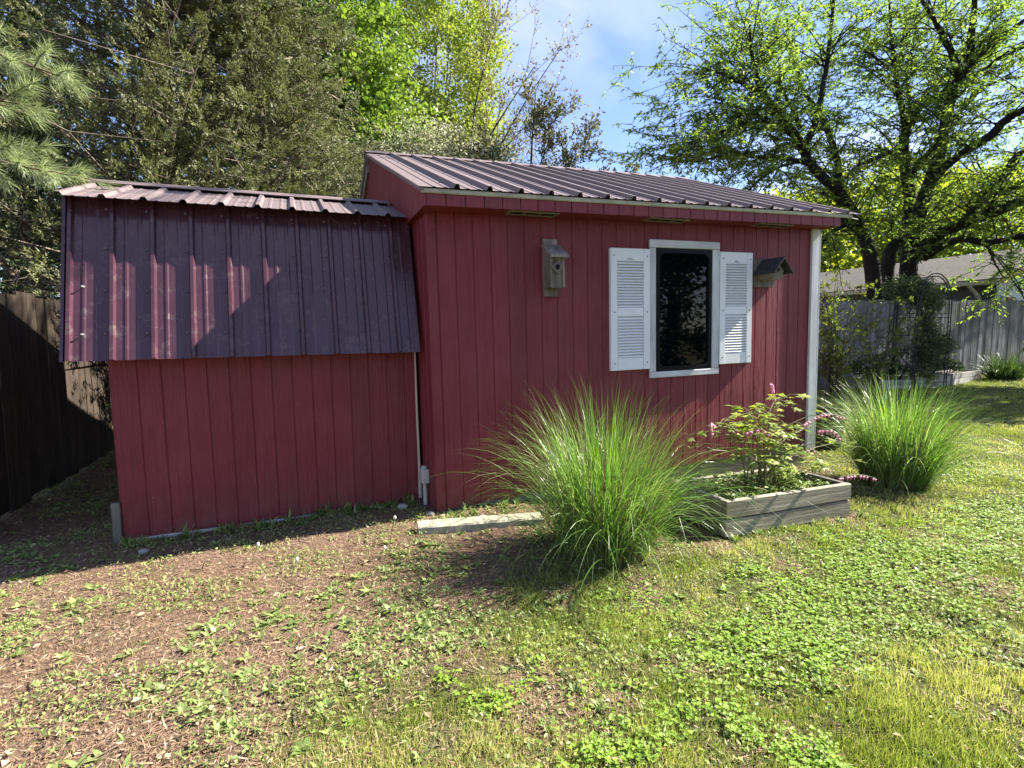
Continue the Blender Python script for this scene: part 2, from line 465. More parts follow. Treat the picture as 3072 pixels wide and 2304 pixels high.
# ------------------------------------------------------------------ ground
def lawn_mask(x, y):
    d = x - (-0.30 + 0.50 * (y - 1.27))
    d = d + (vnoise(x, y, 1.7, 5) - 0.5) * 0.9 + (vnoise(x, y, 5.0, 6) - 0.5) * 0.35
    m = sstep(-0.35, 0.40, d)
    bare = np.maximum(sstep(0.62, 0.80, vnoise(x, y, 2.3, 8)), 0.9 * sstep(0.68, 0.85, vnoise(x, y, 5.5, 18))) * sstep(6.0, 2.5, y)
    m = m * (1 - 0.75 * bare)
    # strip along the shed and the side passage stays bare
    s = (x + 0.434) * 0.9281 + (y - 3.254) * 0.3713
    b = (x + 0.434) * -0.3714 + (y - 3.254) * 0.9285
    strip = sstep(-0.55, -0.15, b + (vnoise(x, y, 4, 9) - 0.5) * 0.3) * sstep(3.5, 2.6, s)
    m = m * (1 - 0.85 * strip * (b < 4.2))
    return np.clip(m, 0, 1)

def clover_mask(x, y):
    # streak from (0.6,1.75) to (2.9,3.0) and a few small islands
    ax, ay, bx, by = 0.85, 1.82, 3.3, 3.25
    L2 = (bx - ax) ** 2 + (by - ay) ** 2
    t = np.clip(((x - ax) * (bx - ax) + (y - ay) * (by - ay)) / L2, 0, 1)
    d = np.hypot(x - ax - t * (bx - ax), y - ay - t * (by - ay))
    m = sstep(0.42, 0.06, d + (vnoise(x, y, 3.5, 12) - 0.5) * 0.4 + (vnoise(x, y, 12, 13) - 0.5) * 0.3)
    for cx, cy, r in ((0.30, 1.42, 0.26), (-0.02, 1.62, 0.2), (0.75, 1.30, 0.26), (1.5, 3.9, 0.45), (3.6, 4.4, 0.8), (2.2, 2.0, 0.5)):
        m = np.maximum(m, 0.75 * sstep(r, r * 0.15, np.hypot(x - cx, y - cy) + (vnoise(x, y, 7, 14) - 0.3) * 0.45 + (vnoise(x, y, 18, 15) - 0.5) * 0.2))
    return m

def build_ground():
    xs = np.concatenate([-np.geomspace(260, 5.2, 26), np.arange(-5, 6.01, 0.05), np.geomspace(6.3, 260, 34)])
    ys = np.concatenate([-np.geomspace(200, 1.0, 14), np.arange(0.0, 6.51, 0.05), np.geomspace(6.8, 420, 40)])
    X, Y = np.meshgrid(xs, ys)
    near = ((X > -5.2) & (X < 6.2) & (Y > -0.2) & (Y < 6.7))
    Z = gz(X, Y)
    Z = Z + near * ((vnoise(X, Y, 9, 1) - 0.5) * 0.018 + (vnoise(X, Y, 17, 2) - 0.5) * 0.012)
    V = np.stack([X.ravel(), Y.ravel(), Z.ravel()], 1)
    ny, nx = X.shape
    i = np.arange(ny - 1)[:, None] * nx + np.arange(nx - 1)[None, :]
    F = np.stack([i, i + 1, i + nx + 1, i + nx], -1).reshape(-1, 4)
    m, nt, out = nodes_of('ground_soil_and_lawn')
    at = nt.nodes.new('ShaderNodeAttribute'); at.attribute_name = 'lawn'
    tc = nt.nodes.new('ShaderNodeTexCoord')
    n1 = noise(nt, tc.outputs['Object'], 55, 6, 0.75)
    n2 = noise(nt, tc.outputs['Object'], 7, 4, 0.6)
    n3 = noise(nt, tc.outputs['Object'], 160, 3, 0.7)
    soil = ramp(nt, n1, [(0.30, (0.060, 0.038, 0.027)), (0.5, (0.165, 0.110, 0.078)), (0.70, (0.36, 0.26, 0.19))])
    soil = mixc(nt, ramp(nt, n2, [(0.40, 0), (0.65, 0.6)]), soil, (0.19, 0.115, 0.075))
    gcol = ramp(nt, n1, [(0.3, (0.028, 0.036, 0.012)), (0.55, (0.085, 0.095, 0.032)), (0.75, (0.20, 0.19, 0.08))])
    c = mixc(nt, at.outputs['Fac'], soil, gcol)
    sm = nt.nodes.new('ShaderNodeMath'); sm.operation = 'ADD'
    nt.links.new(n1, sm.inputs[0]); nt.links.new(n3, sm.inputs[1])
    principled(nt, out, c, 0.95, 0.1, bump=sm.outputs[0], bump_s=0.9, bump_d=0.015)
    o = obj_np('ground', V, F, m, smooth=True)
    a = o.data.attributes.new('lawn', 'FLOAT', 'POINT')
    lm = lawn_mask(X, Y)
    a.data.foreach_set('value', lm.ravel().astype(np.float32))
    tag(o, 'back yard ground of bare brown soil turning into lawn', kind='structure')
build_ground()

# ------------------------------------------------------------------ sheds
def frame(origin, e, n, u):
    b = [-c for c in n]
    return Matrix(((e[0], b[0], u[0], origin[0]), (e[1], b[1], u[1], origin[1]), (e[2], b[2], u[2], origin[2]), (0, 0, 0, 1)))

E1 = (0.92809711, 0.37128111, 0.02803724); N1 = (0.37142713, -0.92846211, 0.0); U1 = (-0.02603152, -0.01041379, 0.99960688)
P1 = (-0.43419464, 3.25434331, CAM_H)
E2 = (0.92850156, 0.3709286, 0.01722837); N2 = (0.37098367, -0.92863939, 0.0); U2 = (-0.01599895, -0.00639145, 0.99985158)
P2 = (-2.08171363, 2.96475222, CAM_H)
H0 = 1.07      # main shed: local z = h + H0
H2 = 1.143     # lean-to: local z = h + H2
M1 = frame([p - u * H0 for p, u in zip(P1, U1)], E1, N1, U1)
M2 = frame([p - u * H2 for p, u in zip(P2, U2)], E2, N2, U2)
D = 0.1135     # siding groove spacing

def strip(mb, s0, s1, zb0, zb1, zt0, zt1, yf, t, c=0.004):
    """vertical board, front face at y=yf looking to -y, thickness t, chamfered front edges"""
    def ring(za, zb):
        def z(s): return za + (zb - za) * (s - s0) / (s1 - s0)
        return [(s0, yf + t, z(s0)), (s0, yf + c, z(s0)), (s0 + c, yf, z(s0 + c)), (s1 - c, yf, z(s1 - c)), (s1, yf + c, z(s1)), (s1, yf + t, z(s1))]
    return mb.loft([ring(zb0, zb1), ring(zt0, zt1)])

def strip_side(mb, b0, b1, zb, zt0, zt1, xf, t, c=0.004):
    """vertical board on a wall whose face at x=xf looks to -x"""
    def ring(za, zb_):
        def z(b): return za + (zb_ - za) * (b - b0) / (b1 - b0)
        return [(xf + t, b1, z(b1)), (xf + c, b1, z(b1)), (xf, b1 - c, z(b1 - c)), (xf, b0 + c, z(b0 + c)), (xf + c, b0, z(b0)), (xf + t, b0, z(b0))]
    return mb.loft([ring(zb, zb), ring(zt0, zt1)])

def sheet(mb, s0, s1, ribs, A, B, rib_h=0.024, rib_w=0.046, minor=True, thick=0.0015, flute=0.004):
    """ribbed metal sheet between the lines A=(y,z) (low) and B=(y,z) (high), along x from s0 to s1"""
    prof = [(s0, 0.0)]
    rs = [r for r in ribs if s0 - 1e-6 <= r - rib_w / 2 and r + rib_w / 2 <= s1 + 1e-6]
    pts = []
    for i, r in enumerate(rs):
        pts += [(r - rib_w / 2, 0), (r - rib_w * 0.24, rib_h), (r + rib_w * 0.24, rib_h), (r + rib_w / 2, 0)]
        if minor:
            nx = r + (ribs[1] - ribs[0])
            for k in (1, 2):
                m = r + (nx - r) * (0.5 + (k - 1.5) * 0.34)
                if m + 0.014 < s1:
                    pts += [(m - 0.011, 0), (m - 0.005, flute), (m + 0.005, flute), (m + 0.011, 0)]
    if minor and rs:
        sp = ribs[1] - ribs[0]
        for k in (1, 2):
            m = rs[0] - sp + sp * (0.5 + (k - 1.5) * 0.34)
            if m - 0.014 > s0:
                pts += [(m - 0.011, 0), (m - 0.005, flute), (m + 0.005, flute), (m + 0.011, 0)]
    pts.sort()
    prof += pts + [(s1, 0.0)]
    dy, dz = B[0] - A[0], B[1] - A[1]
    L = math.hypot(dy, dz)
    ny, nz = -dz / L, dy / L     # outward normal (towards -y / +z)
    if nz < 0: ny, nz = -ny, -nz
    top = []; bot = []
    for (s, o) in prof:
        top.append((s, o)); bot.append((s, o - thick))
    ring = top + bot[::-1]
    def place(Q): return [(s, Q[0] + ny * o, Q[1] + nz * o) for s, o in ring]
    return mb.loft([place(A), place(B)])

# ---------------- main shed
shed = empty('garden_shed', M1)
tag(shed, 'dark red shed with ribbed metal gable roof and shuttered window', 'shed')
def hs(s): return 0.011 * s
WT = 0.735 + H0          # soffit height at s=0
SILL = 0.032             # bottom edge rises to the right
win = (1.560, 2.062, 0.776, 1.645)   # glass opening s0,s1,z0,z1 (local)
back = MB()
back.box(-0.052, 3.09, 0.012, 0.030, 0.05, WT - 0.002)
# opening left open behind the window by splitting the sheet
back = MB()
back.box(-0.052, win[0], 0.005, 0.030, 0.06, WT)
back.box(win[1], 3.09, 0.005, 0.030, 0.12, WT)
back.box(win[0], win[1], 0.005, 0.030, 0.10, win[2])
back.box(win[0], win[1], 0.005, 0.030, win[3], WT)
back.build('wall_sheet', MAT['red'], shed)
rr = random.Random(4)
for k in range(27):
    s0, s1 = k * D + 0.0020, (k + 1) * D - 0.0020
    zb = SILL * k * D + rr.uniform(-0.006, 0.006)
    spans = [(zb, zb + SILL * D, WT + hs(s0))]
    if s0 > win[0] - 0.02 and s1 < win[1] + 0.02:
        spans = [(zb, zb + SILL * D, win[2]), (win[3], win[3], WT + hs(s0))]
    elif s1 > win[0] and s0 < win[1]:
        spans = [(zb, zb + SILL * D, win[2] - 0.03), (win[3] + 0.03, win[3] + 0.03, WT + hs(s0))]
    for a, b, c in spans:
        strip(MB(), s0, s1, a, b, c, c, 0.0, 0.0048, 0.003).build('plank', MAT['red'], shed)
# corner board on the left edge
strip(MB(), -0.062, -0.004, -0.045, -0.03, WT, WT, -0.006, 0.018).build('corner_board', MAT['red'], shed)
# white corner trim on the right
strip(MB(), 3.068, 3.150, 0.06, 0.06, WT + hs(3.1), WT + hs(3.1), -0.02, 0.02).build('corner_trim', MAT['white'], shed)
MB().box(3.150, 3.166, -0.020, 0.07, 0.06, WT + hs(3.1)).build('corner_trim', MAT['white'], shed, bevel=0.003)
# left side wall: boards at the visible front end, plain sheet behind
for k in range(32):
    b0, b1 = 0.014 + k * D, 0.005 + (k + 1) * D
    strip_side(MB(), b0, b1, -0.05, WT, WT, -0.062, 0.012).build('plank', MAT['red'], shed)
MB().box(-0.049, -0.034, 0.030, 3.72, -0.02, WT).build('wall_sheet', MAT['red_dark'], shed)
# right and rear walls
MB().box(3.096, 3.148, 0.072, 3.70, 0.10, WT + 0.03).build('side_wall', MAT['red'], shed)
MB().box(-0.03, 3.09, 3.66, 3.70, 0.05, WT + 0.02).build('rear_wall', MAT['red'], shed)
# sill / skid timbers below the boards
MB().box(-0.02, 1.5, 0.035, 0.12, -0.09, 0.05).build('skid', MAT['concrete_w'], shed)
MB().box(1.5, 3.1, 0.035, 0.12, -0.17, 0.10).build('skid', MAT['gwood_h'], shed)
MB().box(-0.035, 0.05, -0.01, 0.05, -0.10, -0.02).build('footing_stone', MAT['concrete_w'], shed, bevel=0.012)

# soffit, fascia, gable boxes
FO = 0.17
S_L, S_R = -0.095, 3.165
def zs(s): return WT + hs(s)
sf = MB()
sf.add([(S_L, -FO, zs(S_L)), (S_R, -FO, zs(S_R)), (S_R, -0.001, zs(S_R)), (S_L, -0.001, zs(S_L)),
        (S_L, -FO, zs(S_L) + 0.012), (S_R, -FO, zs(S_R) + 0.012), (S_R, -0.001, zs(S_R) + 0.012), (S_L, -0.001, zs(S_L) + 0.012)],
       [(0, 3, 2, 1), (4, 5, 6, 7), (0, 1, 5, 4), (1, 2, 6, 5), (2, 3, 7, 6), (3, 0, 4, 7)])
sf.build('soffit', MAT['red'], shed)
s = S_L
k = 0
while s < S_R - 0.01:
    s1 = min(s + D, S_R)
    strip(MB(), s + 0.002, s1 - 0.002, zs(s) - 0.006, zs(s1) - 0.006, zs(s) + 0.075, zs(s1) + 0.075, -FO - 0.012, 0.011, 0.003).build('fascia_board', MAT['red'], shed)
    s = s1
RIDGE = (1.88, 1.635 + H0)
EAVE = (-0.205, 0.823 + H0)
slope = (RIDGE[1] - EAVE[1]) / (RIDGE[0] - EAVE[0])
def roof_z(b):
    return EAVE[1] + slope * (b - EAVE[0]) if b <= RIDGE[0] else RIDGE[1] - slope * (b - RIDGE[0])
b = -FO - 0.012
while b < 3.93:
    b1 = min(b + D, 3.93)
    za, zb_ = roof_z(b) - 0.022, roof_z(b1) - 0.022
    if b < RIDGE[0] < b1:
        zb_ = za
    strip_side(MB(), b + 0.0015, b1 - 0.0015, WT - 0.008, za, zb_, S_L - 0.012, 0.011, 0.0025).build('gable_board', MAT['red'], shed)
    b = b1
MB().box(S_L, -0.050, 0.0, 3.9, WT - 0.004, WT + 0.010).build('soffit', MAT['red'], shed)
MB().box(S_L - 0.014, -0.04, 0.40, 0.50, WT - 0.022, WT - 0.009).build('broken_soffit_end', MAT['gwood'], shed)
# right gable (plain) closed
gb = MB()
gb.add([(3.155, -FO, WT + 0.03), (3.155, 3.9, WT + 0.03), (3.155, RIDGE[0], RIDGE[1] - 0.02), (3.155, -FO, roof_z(-FO) - 0.01),
        (3.135, -FO, WT + 0.03), (3.135, 3.9, WT + 0.03), (3.135, RIDGE[0], RIDGE[1] - 0.02), (3.135, -FO, roof_z(-FO) - 0.01)],
       [(0, 1, 2, 3), (7, 6, 5, 4), (0, 4, 5, 1), (1, 5, 6, 2), (2, 6, 7, 3), (3, 7, 4, 0)])
gb.build('gable_wall', MAT['red'], shed)

# soffit vents
def soffit_vent(s0, s1):
    z = zs(s0) - 0.010
    f = MB()
    y0, y1 = -0.150, -0.055
    f.box(s0, s1, y0, y0 + 0.010, z, z + 0.009)
    f.box(s0, s1, y1 - 0.010, y1, z, z + 0.009)
    for q in (0, 1, 2, 3):
        x = s0 + (s1 - s0 - 0.010) * q / 3
        f.box(x, x + 0.010, y0 + 0.010, y1 - 0.010, z + 0.001, z + 0.009)
    o = f.build('soffit_vent', MAT['vent'], shed)
    MB().box(s0 + 0.010, s1 - 0.010, y0 + 0.010, y1 - 0.010, z + 0.0055, z + 0.0085).build('vent_mesh', MAT['rubber_and_void'], o)
    return o
for a in (0.42, 1.42, 2.385):
    soffit_vent(a, a + 0.325)

# roof sheets (front slope), ridge cap, flashing
ribs_main = [0.078 + 0.1955 * k for k in range(-1, 18)]
RS_L, RS_R = -0.135, 3.365
edges = [RS_L, 0.566, 1.348, 2.130, 2.912, RS_R]
def shift(sh, o): return sh
for a, c in zip(edges[:-1], edges[1:]):
    m = MB()
    sheet(m, a, c - 0.001, ribs_main, EAVE, (RIDGE[0] - 0.012, RIDGE[1] - 0.005), 0.024, 0.038)
    m.v = [(x, y, z + hs(x)) for x, y, z in m.v]
    m.build('roof_sheet', MAT['roof_metal'], shed)
m = MB()
sheet(m, RS_L, RS_R, ribs_main, (3.965, 0.823 + H0), (RIDGE[0] + 0.012, RIDGE[1] - 0.005), 0.020, 0.050)
m.v = [(x, y, z + hs(x)) for x, y, z in m.v]
m.build('roof_sheet', MAT['roof_metal'], shed)
rc = MB()
def rcap(s):
    z = RIDGE[1] + hs(s)
    return [(s, RIDGE[0] - 0.085, z - 0.018), (s, RIDGE[0] - 0.02, z + 0.017), (s, RIDGE[0] + 0.02, z + 0.017), (s, RIDGE[0] + 0.085, z - 0.018),
            (s, RIDGE[0] + 0.083, z - 0.022), (s, RIDGE[0] + 0.019, z + 0.013), (s, RIDGE[0] - 0.019, z + 0.013), (s, RIDGE[0] - 0.083, z - 0.022)]
rc.loft([rcap(RS_L - 0.01), rcap(1.2), rcap(RS_R + 0.01)])
rc.build('ridge_cap', MAT['roof_metal'], shed)
dr = MB()
def drip(s):
    z = EAVE[1] + hs(s)
    return [(s, EAVE[0] + 0.012, z - 0.005), (s, EAVE[0] + 0.012, z - 0.024), (s, EAVE[0] + 0.018, z - 0.030), (s, EAVE[0] + 0.03, z - 0.004)]
dr.loft([drip(RS_L + 0.01), drip(1.6), drip(3.28)])
dr.build('drip_edge', MAT['drip'], shed)
# rake boards on the left gable
def rake(name, b0, b1, mat, x0, x1, dz0, dz1):
    z0, z1 = roof_z(b0), roof_z(b1)
    v = [(x0, b0, z0 + dz0), (x1, b0, z0 + dz0), (x1, b1, z1 + dz0), (x0, b1, z1 + dz0), (x0, b0, z0 + dz1), (x1, b0, z0 + dz1), (x1, b1, z1 + dz1), (x0, b1, z1 + dz1)]
    MB().add(v, [(0, 3, 2, 1), (4, 5, 6, 7), (0, 1, 5, 4), (1, 2, 6, 5), (2, 3, 7, 6), (3, 0, 4, 7)]).build(name, mat, shed)
rake('rake_trim', EAVE[0] + 0.01, 0.85, MAT['roof_metal'], RS_L - 0.004, S_L - 0.013, -0.026, -0.003)
rake('rake_trim', 0.84, RIDGE[0] - 0.02, MAT['roof_metal'], RS_L - 0.008, S_L - 0.013, -0.030, -0.004)
rake('rake_trim', RIDGE[0] + 0.02, 3.95, MAT['roof_metal'], RS_L - 0.006, S_L - 0.013, -0.075, -0.003)
rake('rake_board', RIDGE[0] + 0.03, 3.93, MAT['gwood_h'], S_L - 0.034, S_L - 0.0125, -0.15, -0.076)
rake('rake_trim', EAVE[0] + 0.01, RIDGE[0] - 0.02, MAT['drip'], 3.30, 3.345, -0.006, -0.002)
# screw heads on the main roof
sc = MB()
for r in ribs_main[1:-1]:
    for b in (0.0, 0.62, 1.25, 1.78):
        for off in (-0.045, 0.045):
            x = r + off; z = roof_z(b) + hs(x) + 0.001
            sc.box(x - 0.006, x + 0.006, b - 0.006, b + 0.006, z, z + 0.006)
o = sc.build('screw_heads', MAT['screw'], shed); tag(o, kind='stuff')

# window
wobj = MB()
CW = 0.058
wz0, wz1 = win[2], win[3]
window = MB()
# rounded black frame ring
def rrect(s0, s1, z0, z1, r, y, n=5):
    pts = []
    for cx, cz, a0 in ((s1 - r, z1 - r, 0), (s0 + r, z1 - r, 90), (s0 + r, z0 + r, 180), (s1 - r, z0 + r, 270)):
        for i in range(n + 1):
            a = math.radians(a0 + 90 * i / n)
            pts.append((cx + r * math.cos(a), y, cz + r * math.sin(a)))
    return pts
fo = rrect(win[0] + 0.002, win[1] - 0.002, wz0 + 0.002, wz1 - 0.002, 0.010, 0.004)
f1 = rrect(win[0] + 0.002, win[1] - 0.002, wz0 + 0.002, wz1 - 0.002, 0.010, -0.012)
f2 = rrect(win[0] + 0.020, win[1] - 0.020, wz0 + 0.020, wz1 - 0.020, 0.050, -0.012)
f3 = rrect(win[0] + 0.024, win[1] - 0.024, wz0 + 0.024, wz1 - 0.024, 0.050, -0.018)
f4 = rrect(win[0] + 0.032, win[1] - 0.032, wz0 + 0.032, wz1 - 0.032, 0.048, -0.018)
f5 = rrect(win[0] + 0.034, win[1] - 0.034, wz0 + 0.034, wz1 - 0.034, 0.046, 0.002)
window.loft([fo, f1, f2, f3, f4, f5], True, False)
wf = window.build('window', MAT['rubber_and_void'], shed)
gl = MB()
g0 = rrect(win[0] + 0.033, win[1] - 0.033, wz0 + 0.033, wz1 - 0.033, 0.047, -0.002)
g1 = rrect(win[0] + 0.033, win[1] - 0.033, wz0 + 0.033, wz1 - 0.033, 0.047, 0.004)
gl.loft([g0, g1], True, True)
gl.build('pane', MAT['glass'], wf)
MB().box(win[0], win[1], 0.031, 0.05, wz0, wz1).build('interior_black', MAT['rubber_and_void'], wf)  # black sheet standing in for the unlit shed interior
cz0, cz1 = -0.338 + H0, 0.631 + H0
MB().box(1.508, 2.126, -0.022, -0.0005, win[3] + 0.002, cz1).build('casing', MAT['white_h'], wf, bevel=0.003)
MB().box(1.510, 2.128, -0.023, -0.0005, cz0, win[2] - 0.002).build('casing', MAT['white_h'], wf, bevel=0.003)
MB().box(1.509, win[0] - 0.001, -0.021, -0.0005, win[2], win[3]).build('casing', MAT['white'], wf, bevel=0.003)
MB().box(win[1] + 0.001, 2.126, -0.021, -0.0005, win[2], win[3]).build('casing', MAT['white'], wf, bevel=0.003)

# shutters
def shutter(s0, s1, z0, z1):
    W = s1 - s0
    st = 0.052
    root = MB().box(s0, s1, -0.004, -0.0005, z0, z1).build('shutter', MAT['vinyl'], shed)
    MB().box(s0, s0 + st, -0.026, -0.004, z0, z1).build('stile', MAT['vinyl'], root, bevel=0.003)
    MB().box(s1 - st, s1, -0.026, -0.004, z0, z1).build('stile', MAT['vinyl'], root, bevel=0.003)
    a, b = s0 + st + 0.001, s1 - st - 0.001
    H = z1 - z0
    # bottom rail, middle rail, top rail with a cathedral arch
    MB().box(a, b, -0.022, -0.004, z0, z0 + 0.085).build('rail', MAT['vinyl'], root, bevel=0.003)
    mid = z0 + H * 0.445
    MB().box(a, b, -0.022, -0.004, mid, mid + 0.062).build('rail', MAT['vinyl'], root, bevel=0.003)
    tr = MB()
    n = 14
    zt = z1
    low = []
    for i in range(n + 1):
        t = i / n
        arch = math.exp(-((t - 0.5) / 0.17) ** 2) * 0.022
        low.append((a + (b - a) * t, z1 - 0.085 + arch))
    ring_f = [(x, -0.022, z) for x, z in low] + [(b, -0.022, zt), (a, -0.022, zt)]
    ring_b = [(x, -0.004, z) for x, z in low] + [(b, -0.004, zt), (a, -0.004, zt)]
    tr.loft([ring_f, ring_b])
    tr.build('rail', MAT['vinyl'], root)
    sl = None
    for za, zb, n in ((z0 + 0.087, mid - 0.002, 14), (mid + 0.064, z1 - 0.068, 17)):
        p = (zb - za) / n
        for i in range(n):
            z = za + i * p
            if sl is None:
                m = MB().add([(a, -0.0215, 0), (b, -0.0215, 0), (b, -0.0085, p * 0.98), (a, -0.0085, p * 0.98), (a, -0.0200, 0.0), (b, -0.0200, 0.0)],
                             [(0, 1, 2, 3)])
                m = MB()
                m.loft([[(a, -0.0235, 0.004), (a, -0.0215, 0.0), (a, -0.0045, p * 0.5), (a, -0.0075, p * 0.98)],
                        [(b, -0.0235, 0.004), (b, -0.0215, 0.0), (b, -0.0045, p * 0.5), (b, -0.0075, p * 0.98)]])
                sl = m.build('slat', MAT['vinyl'], root); sl.location.z = z; first_p = p
            else:
                c = sl.copy(); COL.objects.link(c); c.parent = root; c.location.z = z
                c.scale.z = p / first_p
    for zz in (z0 + 0.05, mid + 0.03, z1 - 0.05):
        for xx in (s0 + 0.026, s1 - 0.026):
            MB().tube([(xx, -0.026, zz), (xx, -0.029, zz)], 0.005, 6).build('screw', MAT['gwood'], root)
    return root
shutter(1.186, 1.506, -0.270 + H0, 0.562 + H0)
shutter(2.129, 2.441, -0.268 + H0, 0.563 + H0)

# nail heads on the siding
nh = MB()
rr = random.Random(17)
for k in range(0, 27, 2):
    for z in (0.16, 0.60, 1.02, 1.45, 1.74):
        x = (k + 0.18 + rr.uniform(-0.08, 0.08)) * D; z = z + rr.uniform(-0.02, 0.02)
        if win[0] - 0.4 < x < win[1] + 0.4 and win[2] - 0.1 < z < win[3] + 0.1: continue
        nh.box(x - 0.0035, x + 0.0035, -0.0015, -0.0001, z - 0.0035, z + 0.0035)
tag(nh.build('nail_heads', MAT['red_dark'], shed), kind='stuff')

# ---------------- lean-to
lean = empty('lean_to_shed', M2)
tag(lean, 'low red lean-to with steep burgundy metal front, built onto the shed side', 'shed')
rr = random.Random(9)
S2_L, S2_R = -0.124, 1.548
for k in range(-1, 14):
    s0 = S2_L if k == -1 else k * D + 0.0018
    s1 = min((k + 1) * D - 0.0018, S2_R)
    zb = 0.004 + 0.020 * s0 + rr.uniform(-0.003, 0.003)
    strip(MB(), s0, s1, zb, zb, 1.55, 1.55, 0.0, 0.0048, 0.003).build('plank', MAT['red'], lean)
MB().box(S2_L + 0.004, S2_R, 0.005, 0.03, 0.02, 1.54).build('wall_sheet', MAT['red'], lean)
for k in range(16):
    strip_side(MB(), 0.014 + k * D, 0.007 + (k + 1) * D, 0.0, 1.6, 1.6, S2_L - 0.012, 0.013).build('plank', MAT['red'], lean)
MB().box(S2_L, S2_R, 1.80, 1.83, 0.0, 1.55).build('rear_wall', MAT['red'], lean)
cs = MB()
cs.tube([(1.556, 0.008, 0.03), (1.554, 0.006, 0.3), (1.550, 0.006, 0.6), (1.549, 0.005, 1.04)], [0.017, 0.010, 0.010, 0.008], 6)
cs.build('corner_strip', MAT['gutter'], lean)
MB().box(S2_L + 0.005, S2_R - 0.03, -0.006, 0.05, -0.075, 0.008).build('sill', MAT['concrete_w'], lean, bevel=0.006)
MB().box(S2_L - 0.05, S2_L - 0.008, -0.01, 0.02, -0.05, 0.22).build('corner_post', MAT['gwood'], lean, bevel=0.004)
ribs_l = [-0.239 + 0.184 * k for k in range(0, 11)]
PA = (-0.200, -0.122 + H2); PB = (0.040, 0.742 + H2)
LS_L, LS_R = -0.268, 1.538
le = [LS_L, 0.590, LS_R]
for a, c in zip(le[:-1], le[1:]):
    m = MB(); sheet(m, a, c - 0.001, ribs_l, PA, PB, 0.021, 0.033, flute=0.0035)
    m.build('front_sheet', MAT['front_metal'], lean)
# left edge trim of the steep sheet
dy, dz = PB[0] - PA[0], PB[1] - PA[1]
et = MB()
def etr(Q): return [(LS_L - 0.004, Q[0] + 0.03, Q[1] - 0.002), (LS_L - 0.004, Q[0] - 0.014, Q[1]), (LS_L + 0.012, Q[0] - 0.018, Q[1]), (LS_L + 0.012, Q[0] - 0.003, Q[1])]
et.loft([etr(PA), etr(PB)])
et.build('edge_trim', MAT['front_metal'], lean)
fl = MB()
def flr(Q): return [(LS_R - 0.028, Q[0] - 0.0035, Q[1]), (LS_R - 0.028, Q[0] - 0.006, Q[1]), (LS_R + 0.004, Q[0] - 0.007, Q[1]), (LS_R + 0.004, Q[0] + 0.02, Q[1])]
fl.loft([flr(PA), flr(PB)])
fl.build('flashing', MAT['front_metal'], lean)
RA = (-0.085, 0.720 + H2); RB = (0.552, 0.931 + H2)
ribs_t = [-0.256 + 0.1835 * k for k in range(0, 11)]
te = [-0.282, 0.570, 1.52]
for a, c in zip(te[:-1], te[1:]):
    m = MB(); sheet(m, a, c - 0.001, ribs_t, RA, RB, 0.017, 0.040, flute=0.0025)
    m.build('roof_sheet', MAT['roof_metal'], lean)
m = MB(); sheet(m, -0.282, 1.52, ribs_t, (1.90, 0.42 + H2), (RB[0] + 0.004, RB[1] - 0.001), 0.020, 0.05)
m.build('roof_sheet', MAT['roof_metal'], lean)
rc = MB()
def rc2(s): return [(s, 0.475, RB[1] - 0.002), (s, 0.540, RB[1] + 0.030), (s, 0.585, RB[1] + 0.030), (s, 0.65, RB[1] - 0.010), (s, 0.648, RB[1] - 0.014), (s, 0.584, RB[1] + 0.026), (s, 0.541, RB[1] + 0.026), (s, 0.477, RB[1] - 0.006)]
rc.loft([rc2(-0.286), rc2(1.50)])
rc.build('ridge_cap', MAT['roof_metal'], lean)
# end gable closing the steep front on the left
eg = MB()
pts = [(PA[0] + 0.03, PA[1] + 0.02), (PB[0] + 0.02, PB[1] - 0.02), (RB[0], RB[1] - 0.03), (1.85, 0.42 + H2), (1.82, 0.25 + H2), (0.02, 0.25 + H2), (0.0, PA[1] + 0.02)]
eg.loft([[(S2_L - 0.014, y, z) for y, z in pts], [(S2_L + 0.002, y, z) for y, z in pts]])
eg.build('end_gable', MAT['red'], lean)
sc = MB()
for r in ribs_l[:-1]:
    for t in (0.16, 0.42, 0.68, 0.93):
        y, z = PA[0] + dy * t, PA[1] + dz * t
        x = r + 0.155
        if x < LS_R - 0.02: sc.box(x - 0.005, x + 0.005, y - 0.007, y - 0.0006, z - 0.005, z + 0.005)
for i in range(22):
    t = 0.03 + i * 0.043
    y, z = PA[0] + dy * t, PA[1] + dz * t
    sc.box(LS_R - 0.014, LS_R - 0.007, y - 0.011, y - 0.007, z - 0.003, z + 0.003)
o = sc.build('screw_heads', MAT['screw'], lean); tag(o, kind='stuff')
for t in (0.44, 0.155):
    y, z = PA[0] + dy * t, PA[1] + dz * t
    MB().tube([(-0.178, y + 0.002, z), (-0.178, y - 0.03, z + 0.003)], [0.004, 0.004], 6).build('bolt', MAT['gutter'], lean)

# ------------------------------------------------------------------ things on the shed wall
bh = empty('birdhouse', M1)
tag(bh, 'tall grey wooden birdhouse with diamond entrance plate, left of the window', 'birdhouse', 'birdhouses on the shed wall')
MB().box(0.690, 0.790, -0.022, -0.002, 0.237 + H0, 0.602 + H0).build('back_board', MAT['nestbox'], bh, bevel=0.003)
bx = MB()
def bhr(z0, z1): return [[(0.690, -0.022, z0), (0.690, -0.120, z0), (0.705, -0.120, z0), (0.705, -0.022, z0)], [(0.690, -0.022, z1[0]), (0.690, -0.120, z1[1]), (0.705, -0.120, z1[1]), (0.705, -0.022, z1[0])]]
bx.loft(bhr(0.287 + H0, (0.545 + H0, 0.486 + H0)))
bx.build('side_panel', MAT['nestbox'], bh)
bx = MB()
r = bhr(0.287 + H0, (0.545 + H0, 0.486 + H0))
bx.loft([[(x + 0.085, y, z) for x, y, z in q] for q in r])
